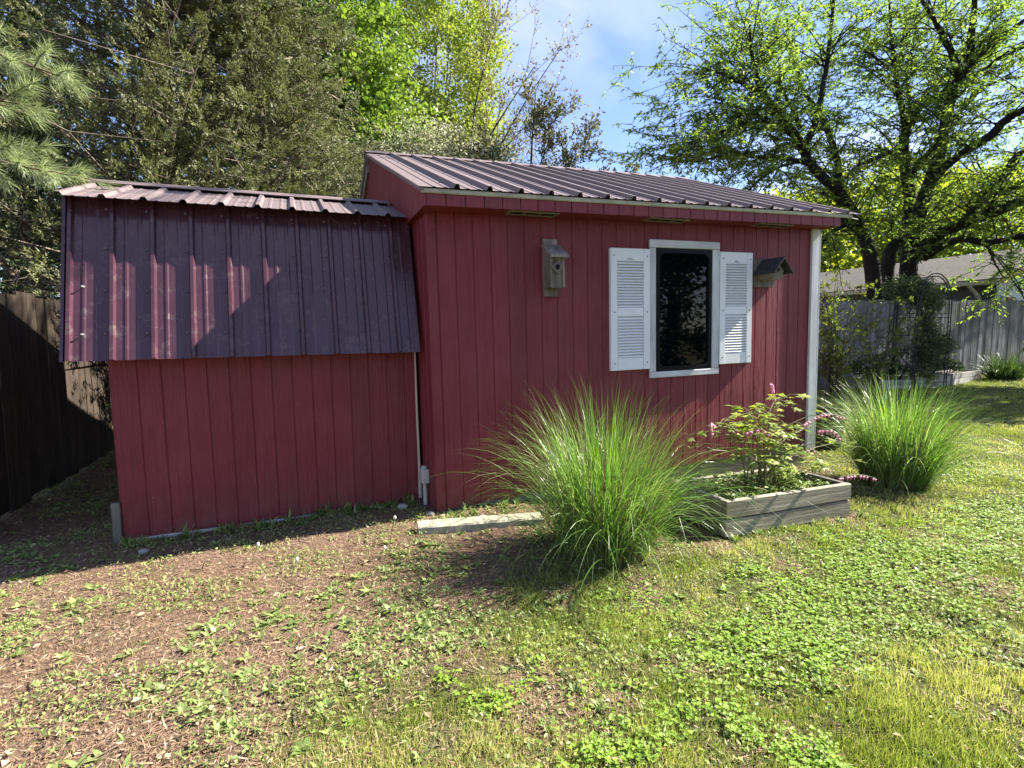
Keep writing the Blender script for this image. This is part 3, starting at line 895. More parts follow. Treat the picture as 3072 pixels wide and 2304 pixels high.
bx.build('side_panel', MAT['nestbox'], bh)
MB().box(0.707, 0.773, -0.116, -0.100, 0.283 + H0, 0.480 + H0).build('front_panel', MAT['nestbox'], bh)
MB().box(0.707, 0.773, -0.098, -0.024, 0.290 + H0, 0.304 + H0).build('floor', MAT['nestbox'], bh)
ro = MB()
ro.loft([[(0.676, -0.022, 0.548 + H0), (0.676, -0.152, 0.470 + H0), (0.676, -0.152, 0.487 + H0), (0.676, -0.022, 0.566 + H0)],
         [(0.806, -0.022, 0.548 + H0), (0.806, -0.152, 0.470 + H0), (0.806, -0.152, 0.487 + H0), (0.806, -0.022, 0.566 + H0)]])
ro.build('roof', MAT['nestbox'], bh)
dm = MB()
cx, cz, rd, rh = 0.7365, 0.413 + H0, 0.043, 0.0165
outer = []; inner = []
for i in range(16):
    a = 2 * math.pi * i / 16
    c, s_ = math.cos(a), math.sin(a)
    q = rd / (abs(c) + abs(s_))
    outer.append((cx + c * q, cz + s_ * q)); inner.append((cx + c * rh, cz + s_ * rh))
dm.loft([[(x, -0.117, z) for x, z in outer], [(x, -0.128, z) for x, z in outer], [(x, -0.128, z) for x, z in inner], [(x, -0.117, z) for x, z in inner]], True, False)
dm.build('entrance_plate', MAT['nestbox'], bh)
MB().tube([(cx, -0.1165, cz), (cx, -0.1185, cz)], rh, 16).build('entrance_hole', MAT['rubber_and_void'], bh)

b2 = empty('birdhouse', M1)
tag(b2, 'small weathered birdhouse with dark gable roof, right of the window shutters', 'birdhouse', 'birdhouses on the shed wall')
MB().box(2.462, 2.662, -0.022, -0.002, 0.306 + H0, 0.515 + H0).build('back_board', MAT['nestbox'], b2, bevel=0.003)
bd = MB()
sec = [(2.474, 0.412), (2.490, 0.372), (2.512, 0.352), (2.556, 0.352), (2.578, 0.372), (2.594, 0.412), (2.534, 0.482)]
bd.loft([[(x, -0.022, z + H0) for x, z in sec], [(x, -0.170, z + H0) for x, z in sec]])
bd.build('body', MAT['nestbox'], b2)
for sx in (-1, 1):
    rf = MB()
    e0, e1 = 2.534, 2.534 + sx * 0.088
    rf.loft([[(e0, y, 0.497 + H0), (e1, y, 0.392 + H0), (e1 + sx * 0.004, y, 0.402 + H0), (e0, y, 0.512 + H0)] for y in (-0.024, -0.230)])
    rf.build('roof_panel', MAT['dark_shingle'], b2)
MB().tube([(2.534, -0.1702, 0.425 + H0), (2.534, -0.1725, 0.425 + H0)], 0.017, 14).build('entrance_hole', MAT['rubber_and_void'], b2)
MB().tube([(2.50, -0.01, 0.515 + H0), (2.54, -0.03, 0.53 + H0), (2.56, -0.01, 0.528 + H0)], 0.002, 5).build('hanging_wire', MAT['iron'], b2)

cd = empty('electrical_conduit', M1)
tag(cd, 'grey plastic conduit with junction box in the corner between both sheds', 'conduit')
MB().box(-0.112, -0.064, 0.17, 0.245, 0.125, 0.218).build('junction_box', MAT['pvc'], cd, bevel=0.004)
MB().tube([(-0.088, 0.207, 0.125), (-0.088, 0.207, -0.08)], 0.014, 10).build('pipe', MAT['pvc'], cd)
MB().tube([(-0.088, 0.207, 0.218), (-0.088, 0.207, 0.235)], 0.019, 10).build('pipe_cap', MAT['pvc'], cd)

# ------------------------------------------------------------------ planter, slab, barrel
YAW = 0.3805
def wood_planter(name, label, fl, length, depth, boards, hgt, mat, z0, yaw=YAW, group=None, fill=0.72, posts=True):
    root = empty(name, None, (fl[0], fl[1], z0), yaw)
    tag(root, label, 'planter', group)
    t = 0.036
    for i in range(boards):
        h0 = i * hgt / boards + 0.003; h1 = (i + 1) * hgt / boards - 0.003
        j = 0.002 * i
        MB().box(0, length, -j, t - j, h0, h1).build('board', mat, root, bevel=0.004)
        MB().box(0.002, length - 0.002, depth - t, depth, h0, h1).build('board', mat, root, bevel=0.004)
        MB().box(0.0, t, t + 0.002, depth - t - 0.002, h0, h1).build('board', MAT['gwood'] if mat is MAT['gwood_h'] else mat, root, bevel=0.004)
        MB().box(length - t, length, t + 0.002, depth - t - 0.002, h0, h1).build('board', MAT['gwood'] if mat is MAT['gwood_h'] else mat, root, bevel=0.004)
    sl = MB(); n = 10; m = 6
    rr2 = random.Random(int(fl[0] * 100))
    for iy in range(m + 1):
        for ix in range(n + 1):
            sl.v.append((t + 0.002 + (length - 2 * t - 0.004) * ix / n, t + 0.003 + (depth - 2 * t - 0.006) * iy / m, hgt * fill + rr2.uniform(-0.015, 0.015)))
    for iy in range(m):
        for ix in range(n):
            q = iy * (n + 1) + ix
            sl.f.append([q, q + 1, q + n + 2, q + n + 1])
    sl.build('soil', MAT['soil'], root, smooth=True)
    return root
planter = wood_planter('raised_planter', 'grey weathered board planter holding the bleeding heart, before the shed', (1.145, 2.792), 0.958, 0.47, 2, 0.205, MAT['gwood_h'], 0.02, fill=0.5)

sb = MB()
rr = random.Random(3)
n = 14
top = []; 
for i in range(n + 1):
    x = 0.72 * i / n
    top.append(x)
rings = []
for x in top:
    j = [rr.uniform(-0.004, 0.004) for _ in range(6)]
    rings.append([(x, 0.0 + j[0], -0.04), (x, 0.004 + j[1], 0.042), (x, 0.012 + j[2], 0.050 + j[3]), (x, 0.108 + j[4], 0.050), (x, 0.12 + j[5], 0.042), (x, 0.122, -0.04)])
sb.loft(rings)
slab = sb.build('concrete_slab', MAT['concrete'])
slab.location = (-0.515, 2.865, 0.005); slab.rotation_euler = (0, 0.0, 0.22)
tag(slab, 'narrow mossy concrete kerb slab lying on soil before the shed corner', 'slab')

br = empty('half_barrel', None, (3.00, 5.30, float(gz(3.0, 5.3))))
tag(br, 'dark half barrel planter standing behind the white corner of the shed', 'barrel')
n = 22
R0, R1, BHH = 0.235, 0.285, 0.36
stave = None
for i in range(n):
    a0 = 2 * math.pi * i / n + 0.008; a1 = 2 * math.pi * (i + 1) / n - 0.008
    m = MB()
    def ring(r, z): return [(r * math.cos(a0), r * math.sin(a0), z), (r * math.cos(a1), r * math.sin(a1), z), ((r - 0.022) * math.cos(a1), (r - 0.022) * math.sin(a1), z), ((r - 0.022) * math.cos(a0), (r - 0.022) * math.sin(a0), z)]
    m.loft([ring(R0, 0.0), ring((R0 + R1) / 2 + 0.012, BHH * 0.5), ring(R1, BHH)])
    m.build('stave', MAT['barrel'], br)
for zz, rr_ in ((0.06, 0.252), (0.30, 0.286)):
    m = MB(); k = 28; rg = []
    for i in range(k):
        a = 2 * math.pi * i / k
        rg.append([(math.cos(a) * q, math.sin(a) * q, z) for q, z in ((rr_ + 0.003, zz - 0.016), (rr_ + 0.005, zz + 0.016), (rr_ - 0.004, zz + 0.016), (rr_ - 0.004, zz - 0.016))])
    rg.append(rg[0]); m.loft(rg, True, False).build('hoop', MAT['iron'], br)
m = MB(); k = 28; rg = []
for i in range(k + 1):
    a = 2 * math.pi * i / k
    rg.append([(math.cos(a) * q, math.sin(a) * q, z) for q, z in ((R1 + 0.010, BHH - 0.004), (R1 + 0.012, BHH + 0.014), (R1 - 0.022, BHH + 0.014), (R1 - 0.022, BHH - 0.001))])
m.loft(rg, True, False).build('rim', MAT['barrel'], br)
m = MB(); m.v = [(0.25 * math.cos(2 * math.pi * i / 20), 0.25 * math.sin(2 * math.pi * i / 20), 0.24) for i in range(20)]; m.f = [list(range(20))]
m.build('soil', MAT['soil'], br)

# ------------------------------------------------------------------ fences
def fence(name, label, p0, dirv, n, pitch, height, mat, face, hfun=None, seed=1, dog=True, rails=True):
    root = empty(name, None, (p0[0], p0[1], 0.0), math.atan2(dirv[1], dirv[0]))
    tag(root, label, 'fence')
    rr3 = random.Random(seed)
    ca, sa = math.cos(root.rotation_euler.z), math.sin(root.rotation_euler.z)
    protos = []
    for k in range(5):
        w = pitch - rr3.uniform(0.005, 0.014); c = 0.022 if dog else 0.004
        m = MB()
        ring = [(0, 0), (w, 0), (w, height - c), (w - c, height), (c, height), (0, height - c)]
        m.loft([[(x, -0.009, z) for x, z in ring], [(x, 0.009, z) for x, z in ring]])
        o = m.build('picket', mat, root); COL.objects.unlink(o); protos.append(o.data); bpy.data.objects.remove(o)
    for i in range(n):
        s = i * pitch
        wx, wy = p0[0] + ca * s, p0[1] + sa * s
        o = bpy.data.objects.new('picket', protos[rr3.randrange(5)])
        link(o, root)
        o.location = (s, rr3.uniform(-0.004, 0.004), float(gz(wx, wy)) + 0.02 + rr3.uniform(-0.018, 0.018))
        o.rotation_euler = (0, rr3.uniform(-0.008, 0.008), 0)
    if rails:
        for hz in (0.28, height * 0.52, height - 0.28):
            seg = 16; i = 0
            while i < n:
                j = min(n, i + seg)
                za = float(gz(p0[0] + ca * i * pitch, p0[1] + sa * i * pitch)); zb = float(gz(p0[0] + ca * j * pitch, p0[1] + sa * j * pitch))
                m = MB(); y0 = face * 0.014; y1 = face * 0.055
                m.loft([[(i * pitch, y0, za + hz), (i * pitch, y1, za + hz), (i * pitch, y1, za + hz + 0.085), (i * pitch, y0, za + hz + 0.085)],
                        [(j * pitch - 0.01, y0, zb + hz), (j * pitch - 0.01, y1, zb + hz), (j * pitch - 0.01, y1, zb + hz + 0.085), (j * pitch - 0.01, y0, zb + hz + 0.085)]])
                m.build('rail', mat, root)
                MB().box(i * pitch, i * pitch + 0.09, face * 0.06, face * 0.15, za - 0.05, za + height - 0.05).build('post', mat, root) if hz < 0.3 else None
                i = j
    return root
fence('picket_fence', 'long silver grey picket fence across the back of the lawn', (3.45, 9.93), (0.9285, 0.3713), 78, 0.137, 1.80, MAT['picket'], 1, seed=2)
fence('picket_fence', 'shaded brown picket fence at left beside the lean-to', (-3.05, 2.77), (-0.3714, 0.9285), 24, 0.150, 1.45, MAT['picket_left_shaded'], 1, seed=5, dog=False)

# concrete block at the foot of the left fence
cb = MB()
L, W, Hh = 0.36, 0.18, 0.16
blk = empty('concrete_block', None, (-3.62, 4.82, float(gz(-3.62, 4.82))), YAW + 0.2)
tag(blk, 'grey hollow concrete block at the foot of the left fence', 'block')
for x0, x1 in ((0, 0.03), (0.165, 0.195), (0.33, 0.36)):
    MB().box(x0, x1, 0.031, 0.149, 0, Hh).build('web', MAT['concrete_w'], blk)
MB().box(0, L, 0, 0.030, 0, Hh).build('face_shell', MAT['concrete_w'], blk, bevel=0.004)
MB().box(0, L, 0.150, 0.18, 0, Hh).build('face_shell', MAT['concrete_w'], blk, bevel=0.004)

# ------------------------------------------------------------------ neighbour house
hz0 = float(gz(12, 13))
hm = Matrix.Translation((12.05, 13.35, 0.0)) @ Matrix.Rotation(YAW, 4, 'Z')
house = empty('neighbour_house', hm)
tag(house, 'low neighbouring house with grey shingle roof behind the back fence', 'house')
HW, HL, HE = 4.4, 13.0, 2.56    # width along x, length along +y (away), eave height
HR = 3.42
MB().box(0.16, HW - 0.1, 0.22, HL, 0, HE - 0.02).build('side_wall', MAT['house_dark'], house)
# front gable clapboards
zc = 0.2
while zc < HR - 0.15:
    z1 = zc + 0.125
    def xl(z): return 0.15 if z < HE else 0.15 + (z - HE) / (HR - HE) * (HW / 2 - 0.15)
    a, c = xl(z1), HW - xl(z1)
    if c - a < 0.1: break
    m = MB()
    m.loft([[(a, 0.20, zc), (a, 0.178, zc), (a, 0.192, z1), (a, 0.205, z1)], [(c, 0.20, zc), (c, 0.178, zc), (c, 0.192, z1), (c, 0.205, z1)]])
    m.build('clapboard', MAT['house_white'], house)
    zc = z1
# roof slopes
for sx in (0, 1):
    e0 = -0.25 if sx == 0 else HW + 0.25
    ze = HE - 0.25 * (HR - HE) / (HW / 2)
    m = MB()
    m.loft([[(e0, y, ze + 0.0), (HW / 2, y, HR), (HW / 2, y, HR + 0.07), (e0, y, ze + 0.06)] for y in (-0.12, HL + 0.2)])
    m.build('roof_slope', MAT['shingle'], house)
    m = MB()
    m.loft([[(e0, y, ze - 0.10), (HW / 2, y, HR - 0.10), (HW / 2, y, HR - 0.002), (e0, y, ze - 0.004)] for y in (-0.15, -0.125)])
    m.build('rake_trim', MAT['house_trim'], house)
ze = HE - 0.25 * (HR - HE) / (HW / 2)
m = MB(); m.loft([[(-0.26, y, ze + 0.02), (-0.36, y, ze + 0.02), (-0.35, y, ze - 0.08), (-0.27, y, ze - 0.09)] for y in (-0.1, HL)])
m.build('gutter', MAT['gutter'], house)
MB().tube([(-0.28, 0.55, ze - 0.09), (-0.05, 0.52, ze - 0.26), (0.10, 0.50, ze - 0.40), (0.10, 0.50, 0.1)], 0.045, 8).build('downspout', MAT['gutter'], house)
sh = MB().box(0.60, 0.95, 0.155, 0.176, 1.15, 2.10).build('shutter', MAT['house_trim'], house)
for i in range(10):
    MB().box(0.63, 0.92, 0.145, 0.1545, 1.2 + i * 0.085, 1.26 + i * 0.085).build('slat', MAT['house_trim'], sh)
MB().tube([(1.6, 7.6, HE + 0.9), (1.6, 7.6, HR + 0.55)], 0.07, 10).build('vent_pipe', MAT['house_trim'], house)
ch = MB().box(2.6, 3.2, 11.0, 11.6, HR - 0.4, HR + 0.9).build('chimney', MAT['brick'], house)
MB().box(2.55, 3.25, 10.95, 11.65, HR + 0.901, HR + 1.0).build('chimney_cap', MAT['concrete_w'], ch)

# ------------------------------------------------------------------ raised beds and arbor by the fence
def board_wall(name, label, a, b, h, boards, mat, group, back):
    L = math.hypot(b[0] - a[0], b[1] - a[1]); yaw = math.atan2(b[1] - a[1], b[0] - a[0])
    return wood_planter(name, label, a, L, back, boards, h, mat, float(gz((a[0] + b[0]) / 2, (a[1] + b[1]) / 2)) - 0.02, yaw, group, 0.8)
board_wall('raised_bed', 'whitewashed board bed left of the black arbor, under the shrubs', (7.02, 10.55), (8.02, 10.72), 0.21, 2, MAT['whitewash_h'], 'raised beds by the back fence', 0.8)
board_wall('raised_bed', 'whitewashed board bed at the right foot of the black arbor', (8.18, 10.72), (9.02, 11.00), 0.23, 2, MAT['whitewash_h'], 'raised beds by the back fence', 0.62)
board_wall('raised_bed', 'whitewashed board bed right of the arbor, nearest the dark grassy clump', (9.12, 11.06), (10.75, 12.25), 0.25, 2, MAT['whitewash_h'], 'raised beds by the back fence', 0.45)

arbor = empty('garden_arbor', None, (8.24, 10.85, float(gz(8.5, 11))), 0.16)
tag(arbor, 'black wrought iron arched garden arbor overgrown with a vine', 'arbor')
AW, AD, AS, AT = 0.34, 0.25, 1.66, 2.20
for y in (-AD, AD):
    for q in (0, 0.055):
        arc = [(-AW - q, y, -0.12), (-AW - q, y, AS)]
        for i in range(1, 12):
            a = math.pi - math.pi * i / 12
            arc.append(((AW + q) * math.cos(a), y, AS + (AT - AS + q) * math.sin(a)))
        arc += [(AW + q, y, AS), (AW + q, y, -0.12)]
        MB().tube(arc, 0.011, 6).build('arch', MAT['iron'], arbor)
    for sx in (-1, 1):
        m = MB()
        for i in range(18):
            z = 0.1 + i * 0.085
            m.tube([(sx * (AW + 0.005), y, z), (sx * (AW + 0.05), y, z + 0.05)], 0.004, 4)
        m.build('lattice', MAT['iron'], arbor)
for sx in (-1, 1):
    for z in (0.35, 0.70, 0.76, 1.05, 1.40, 1.48):
        MB().tube([(sx * (AW + 0.01), -AD, z), (sx * (AW + 0.01), AD, z)], 0.007, 6).build('rung', MAT['iron'], arbor)
    for q in (-0.09, 0.09):
        MB().tube([(sx * (AW + 0.01), q, 0.35), (sx * (AW + 0.01), q, 1.48)], 0.005, 5).build('bar', MAT['iron'], arbor)
for i in (3, 6, 9):
    a = math.pi - math.pi * i / 12
    MB().tube([((AW) * math.cos(a), -AD, AS + (AT - AS) * math.sin(a)), ((AW) * math.cos(a), AD, AS + (AT - AS) * math.sin(a))], 0.007, 6).build('rung', MAT['iron'], arbor)
LIMBS = {
  'T1': [(10.05, 14.2, 0.11, 0.34), (9.62, 14.1, 1.51, 0.3), (9.35, 14.0, 2.36, 0.26), (9.07, 13.9, 3.35, 0.23), (8.84, 13.9, 3.82, 0.21), (8.54, 13.8, 4.21, 0.2), (8.07, 13.6, 4.65, 0.17), (7.52, 13.4, 4.97, 0.16), (7.06, 13.2, 5.27, 0.15), (6.77, 13.0, 5.59, 0.14), (6.19, 12.7, 6.03, 0.12), (5.66, 12.4, 6.34, 0.1), (5.29, 12.1, 6.66, 0.075), (5.05, 11.9, 7.1, 0.05), (4.92, 11.7, 7.54, 0.03)],
  'T1b': [(8.77, 13.9, 3.82, 0.17), (8.46, 14.0, 4.14, 0.15), (8.44, 14.2, 4.77, 0.13), (8.49, 14.4, 5.49, 0.12), (8.4, 14.6, 6.18, 0.1), (8.19, 14.8, 6.96, 0.085), (7.81, 15.0, 7.64, 0.07), (7.65, 15.1, 8.31, 0.06), (7.49, 15.2, 8.88, 0.045), (7.42, 15.3, 9.72, 0.03)],
  'T1c': [(6.95, 13.1, 5.62, 0.1), (7.06, 13.0, 6.04, 0.09), (7.09, 12.9, 6.41, 0.085), (7.12, 12.8, 6.91, 0.075), (7.12, 12.7, 7.33, 0.065), (7.1, 12.6, 7.94, 0.05), (7.07, 12.5, 8.37, 0.04), (7.01, 12.4, 9.04, 0.03)],
  'T1d': [(5.66, 12.4, 6.31, 0.06), (5.13, 12.0, 6.36, 0.05), (4.64, 11.7, 6.45, 0.04), (4.23, 11.4, 6.43, 0.03), (3.78, 11.2, 6.43, 0.018)],
  'T1e': [(6.55, 12.9, 5.73, 0.075), (5.92, 12.5, 5.82, 0.06), (5.37, 12.2, 5.93, 0.045), (4.8, 11.9, 5.97, 0.03), (4.2, 11.6, 5.94, 0.02)],
  'T1f': [(6.99, 13.2, 5.23, 0.075), (6.29, 12.9, 5.24, 0.06), (5.36, 12.5, 5.14, 0.045), (4.93, 12.3, 5.17, 0.04), (4.31, 12.0, 4.94, 0.03), (3.78, 11.8, 4.81, 0.018), (3.1, 11.6, 4.89, 0.012)],
  'T1g': [(5.83, 12.6, 5.92, 0.045), (5.14, 12.3, 5.81, 0.035), (4.43, 12.0, 5.47, 0.028), (3.84, 11.8, 5.15, 0.02), (3.32, 11.7, 4.73, 0.012)],
  'T1h': [(6.74, 13.0, 5.94, 0.07), (6.6, 13.2, 6.5, 0.06), (6.38, 13.4, 7.12, 0.05), (6.12, 13.5, 7.59, 0.04), (6.04, 13.7, 8.22, 0.03), (6.01, 13.8, 9.02, 0.02)],
  'T1i': [(6.91, 13.2, 5.27, 0.05), (6.17, 12.8, 5.0, 0.04), (5.69, 12.5, 4.71, 0.03), (5.3, 12.3, 4.35, 0.018)],
  'T2': [(10.12, 14.2, 0.11, 0.3), (9.95, 14.3, 1.6, 0.26), (9.89, 14.3, 2.21, 0.24), (9.97, 14.4, 3.27, 0.23), (10.38, 14.5, 3.77, 0.21), (10.58, 14.6, 4.67, 0.2), (10.45, 14.7, 5.57, 0.18), (10.45, 14.8, 6.4, 0.16), (10.68, 14.9, 6.87, 0.13), (11.06, 15.0, 7.31, 0.1), (11.69, 15.1, 7.71, 0.085), (12.13, 15.2, 8.07, 0.06), (12.63, 15.3, 8.6, 0.045), (13.44, 15.4, 9.05, 0.03)],
  'T2b': [(10.46, 14.8, 6.6, 0.11), (10.19, 14.6, 7.07, 0.1), (9.9, 14.4, 7.48, 0.09), (9.7, 14.2, 7.77, 0.08), (9.48, 14.0, 8.08, 0.06), (9.25, 13.8, 8.52, 0.045), (9.02, 13.6, 9.18, 0.03)],
  'T2c': [(9.81, 14.3, 7.78, 0.055), (9.97, 14.4, 8.16, 0.05), (10.03, 14.5, 8.7, 0.04), (10.26, 14.6, 9.4, 0.03)],
  'T2d': [(10.68, 14.9, 6.91, 0.08), (10.71, 15.1, 7.55, 0.07), (10.76, 15.3, 8.32, 0.055), (11.06, 15.5, 9.31, 0.04), (11.16, 15.6, 10.29, 0.025)],
  'T2e': [(9.68, 14.2, 7.73, 0.045), (9.12, 13.9, 7.85, 0.035), (8.57, 13.6, 7.95, 0.025), (8.03, 13.4, 8.06, 0.015)],
  'T2f': [(10.42, 14.7, 5.77, 0.09), (9.75, 14.3, 5.82, 0.07), (9.12, 14.0, 5.55, 0.05), (8.52, 13.7, 5.27, 0.035), (8.11, 13.5, 4.85, 0.02)],
  'T3': [(10.35, 14.2, 0.1, 0.36), (10.2, 14.0, 1.59, 0.32), (10.13, 13.9, 2.35, 0.3), (10.06, 13.8, 3.18, 0.26), (10.13, 13.7, 4.0, 0.23), (10.27, 13.6, 4.83, 0.2), (10.41, 13.5, 5.5, 0.17), (10.4, 13.4, 6.08, 0.16), (10.43, 13.3, 6.68, 0.15), (10.5, 13.2, 7.12, 0.13), (10.64, 13.1, 7.45, 0.12), (10.58, 13.0, 8.08, 0.1), (10.51, 12.9, 8.63, 0.08), (10.39, 12.8, 9.29, 0.06)],
  'T3b': [(10.53, 13.2, 7.16, 0.1), (10.16, 13.0, 7.58, 0.09), (9.84, 12.9, 7.93, 0.08), (9.53, 12.8, 8.27, 0.065), (9.22, 12.7, 8.51, 0.05), (8.92, 12.6, 8.81, 0.04)],
  'T3c': [(10.17, 13.6, 4.61, 0.14), (10.27, 13.2, 5.08, 0.13), (10.44, 12.8, 5.34, 0.125), (10.64, 12.4, 5.54, 0.12), (10.72, 12.1, 5.79, 0.11), (10.83, 11.8, 5.89, 0.09), (11.12, 11.5, 6.19, 0.06)],
  'T3d': [(10.51, 13.4, 6.18, 0.075), (11.09, 13.7, 6.7, 0.065), (11.62, 14.0, 7.15, 0.055), (12.36, 14.3, 7.58, 0.04), (13.25, 14.6, 7.83, 0.03)],
  'T3e': [(10.56, 14.6, 5.27, 0.09), (10.59, 14.4, 5.6, 0.085), (10.85, 14.2, 5.96, 0.08), (11.0, 14.1, 6.19, 0.06)],
  'T3f': [(10.68, 13.1, 7.39, 0.08), (10.68, 12.9, 7.49, 0.07), (10.81, 12.7, 7.62, 0.06), (10.96, 12.5, 7.81, 0.05), (11.14, 12.3, 7.96, 0.04)],
  'T3g': [(10.64, 13.2, 7.16, 0.055), (11.01, 13.1, 7.32, 0.045), (11.37, 13.0, 7.61, 0.035), (11.73, 12.9, 7.76, 0.025)],
  'T4': [(10.19, 13.8, 3.1, 0.25), (10.25, 13.4, 3.42, 0.21), (10.36, 13.0, 3.65, 0.19), (10.58, 12.5, 3.78, 0.17), (10.77, 12.1, 3.89, 0.15), (10.89, 11.7, 4.0, 0.13), (11.14, 11.2, 4.29, 0.09)],
  'T5': [(10.54, 12.7, 3.75, 0.12), (10.78, 12.8, 4.09, 0.12), (11.09, 12.7, 4.48, 0.11), (11.23, 12.6, 4.73, 0.1), (11.29, 12.5, 5.04, 0.09), (11.46, 12.4, 5.24, 0.07), (11.82, 12.3, 5.43, 0.05)],
  'T6': [(10.27, 13.6, 3.07, 0.17), (10.32, 13.1, 3.26, 0.13), (10.42, 12.7, 3.35, 0.11), (10.65, 12.3, 3.22, 0.1), (10.87, 12.0, 3.22, 0.085), (10.96, 11.7, 3.25, 0.07), (11.18, 11.3, 3.24, 0.045)],
  'T6b': [(10.65, 12.3, 3.22, 0.05), (10.64, 12.1, 2.92, 0.035), (10.65, 12.0, 2.68, 0.025), (10.67, 11.8, 2.37, 0.015)],
  'T7': [(11.16, 12.7, 4.44, 0.07), (11.21, 12.4, 4.4, 0.06), (11.24, 12.1, 4.45, 0.05)],
  'T8': [(8.49, 13.9, 3.93, 0.07), (7.87, 13.5, 3.63, 0.055), (7.45, 13.2, 3.28, 0.04), (7.16, 13.0, 3.07, 0.02)],
}

# ------------------------------------------------------------------ vegetation helpers
def rand_dirs(n, rng, zmin=-1.0, zmax=1.0):
    z = rng.uniform(zmin, zmax, n); a = rng.uniform(0, 2 * np.pi, n); r = np.sqrt(np.maximum(0, 1 - z * z))
    return np.stack([r * np.cos(a), r * np.sin(a), z], 1)

def kites(pos, d, nrm, L, W, fold=0.15):
    d = unit(d); side = unit(np.cross(d, nrm)); nn = np.cross(side, d)
    L = np.asarray(L)[:, None]; W = np.asarray(W)[:, None]
    mid = pos + d * L * 0.45
    V = np.stack([pos, mid + side * W * 0.5 + nn * W * fold, pos + d * L, mid - side * W * 0.5 + nn * W * fold], 1)
    n = len(pos)
    return V.reshape(-1, 3), np.arange(n * 4).reshape(n, 4)

def slivers(pos, d, nrm, L, W):
    d = unit(d); side = unit(np.cross(d, nrm))
    L = np.asarray(L)[:, None]; W = np.asarray(W)[:, None]
    V = np.stack([pos + side * W * 0.5, pos + d * L, pos - side * W * 0.5], 1)
    n = len(pos)
    return V.reshape(-1, 3), np.arange(n * 3).reshape(n, 3)

def lobed(pos, d, nrm, L, outline):
    """flat lobed leaf polygons; outline is a list of (along, across) in leaf lengths"""
    d = unit(d); side = unit(np.cross(d, nrm)); nn = np.cross(side, d)
    L = np.asarray(L)[:, None, None]
    o = np.asarray(outline)
    V = pos[:, None, :] + L * (d[:, None, :] * o[None, :, 0:1] + side[:, None, :] * o[None, :, 1:2] - nn[:, None, :] * (o[None, :, 1:2] ** 2) * 0.5)
    n, k = len(pos), len(o)
    return V.reshape(-1, 3), np.arange(n * k).reshape(n, k)

def strips(base, d0, length, width, arch, segs, rng, twist=0.3, gravity=None):
    """arching blades; d0 initial unit directions; arch = how far the tip bends down"""
    n = len(base)
    t = np.linspace(0, 1, segs + 1)
    horiz = d0.copy(); horiz[:, 2] = 0
    horiz = unit(horiz + 1e-6)
    side = np.stack([-horiz[:, 1], horiz[:, 0], np.zeros(n)], 1)
    side = unit(side + rng.normal(0, twist, (n, 3)))
    P = np.zeros((n, segs + 1, 3)); P[:, 0] = base
    cur = d0.copy()
    for i in range(segs):
        P[:, i + 1] = P[:, i] + cur * (length / segs)[:, None]
        cur = cur + np.array([0, 0, -1.0]) * (arch * (0.05 + 1.9 * t[i + 1] ** 1.5) / segs)[:, None] + horiz * (arch * 0.25 / segs)[:, None]
        cur = unit(cur)
    w = width[:, None] * (1 - t[None, :] ** 2.2) * (0.55 + 0.45 * np.minimum(1, t[None, :] * 4))
    w[:, -1] = width * 0.03
    A = P + side[:, None, :] * w[:, :, None] * 0.5
    B = P - side[:, None, :] * w[:, :, None] * 0.5
    V = np.stack([A, B], 2).reshape(n, -1, 3)
    k = 2 * (segs + 1)
    f = np.array([[2 * i, 2 * i + 1, 2 * i + 3, 2 * i + 2] for i in range(segs)])
    F = (np.arange(n)[:, None, None] * k + f[None]).reshape(-1, 4)
    return V.reshape(-1, 3), F, P

def tubes_np(name, lines, mat, parent, nseg=5):
    """lines: list of (pts (k,3), radii (k)) joined into ONE mesh (the limbs of one tree)"""
    VV = []; FF = []; b = 0
    ang = np.arange(nseg) * 2 * np.pi / nseg
    for pts, rad in lines:
        pts = np.asarray(pts, float); rad = np.asarray(rad, float); k = len(pts)
        tang = unit(np.gradient(pts, axis=0))
        ref = np.array([0.37, 0.21, 0.9]); ref = ref / np.linalg.norm(ref)
        if abs(tang.mean(0) @ ref) > 0.93 * np.linalg.norm(tang.mean(0)): ref = np.array([0.9, -0.3, 0.1])
        a = unit(np.cross(tang, ref)); c = np.cross(tang, a)
        ring = pts[:, None, :] + rad[:, None, None] * (a[:, None, :] * np.cos(ang)[None, :, None] + c[:, None, :] * np.sin(ang)[None, :, None])
        VV.append(ring.reshape(-1, 3))
        i = np.arange(k - 1)[:, None] * nseg; j = np.arange(nseg)[None, :]; j2 = (j + 1) % nseg
        FF.append(np.stack([i + j, i + j2, i + nseg + j2, i + nseg + j], -1).reshape(-1, 4) + b)
        b += k * nseg
    return obj_np(name, np.concatenate(VV), np.concatenate(FF), mat, parent, smooth=True)

def spline(pts, n):
    pts = np.asarray(pts, float); k = len(pts)
    t = np.linspace(0, k - 1, n); i = np.clip(t.astype(int), 0, k - 2); f = (t - i)[:, None]
    p0 = pts[np.clip(i - 1, 0, k - 1)]; p1 = pts[i]; p2 = pts[i + 1]; p3 = pts[np.clip(i + 2, 0, k - 1)]
    return 0.5 * ((2 * p1) + (p2 - p0) * f + (2 * p0 - 5 * p1 + 4 * p2 - p3) * f ** 2 + (3 * p1 - p0 - 3 * p2 + p3) * f ** 3)

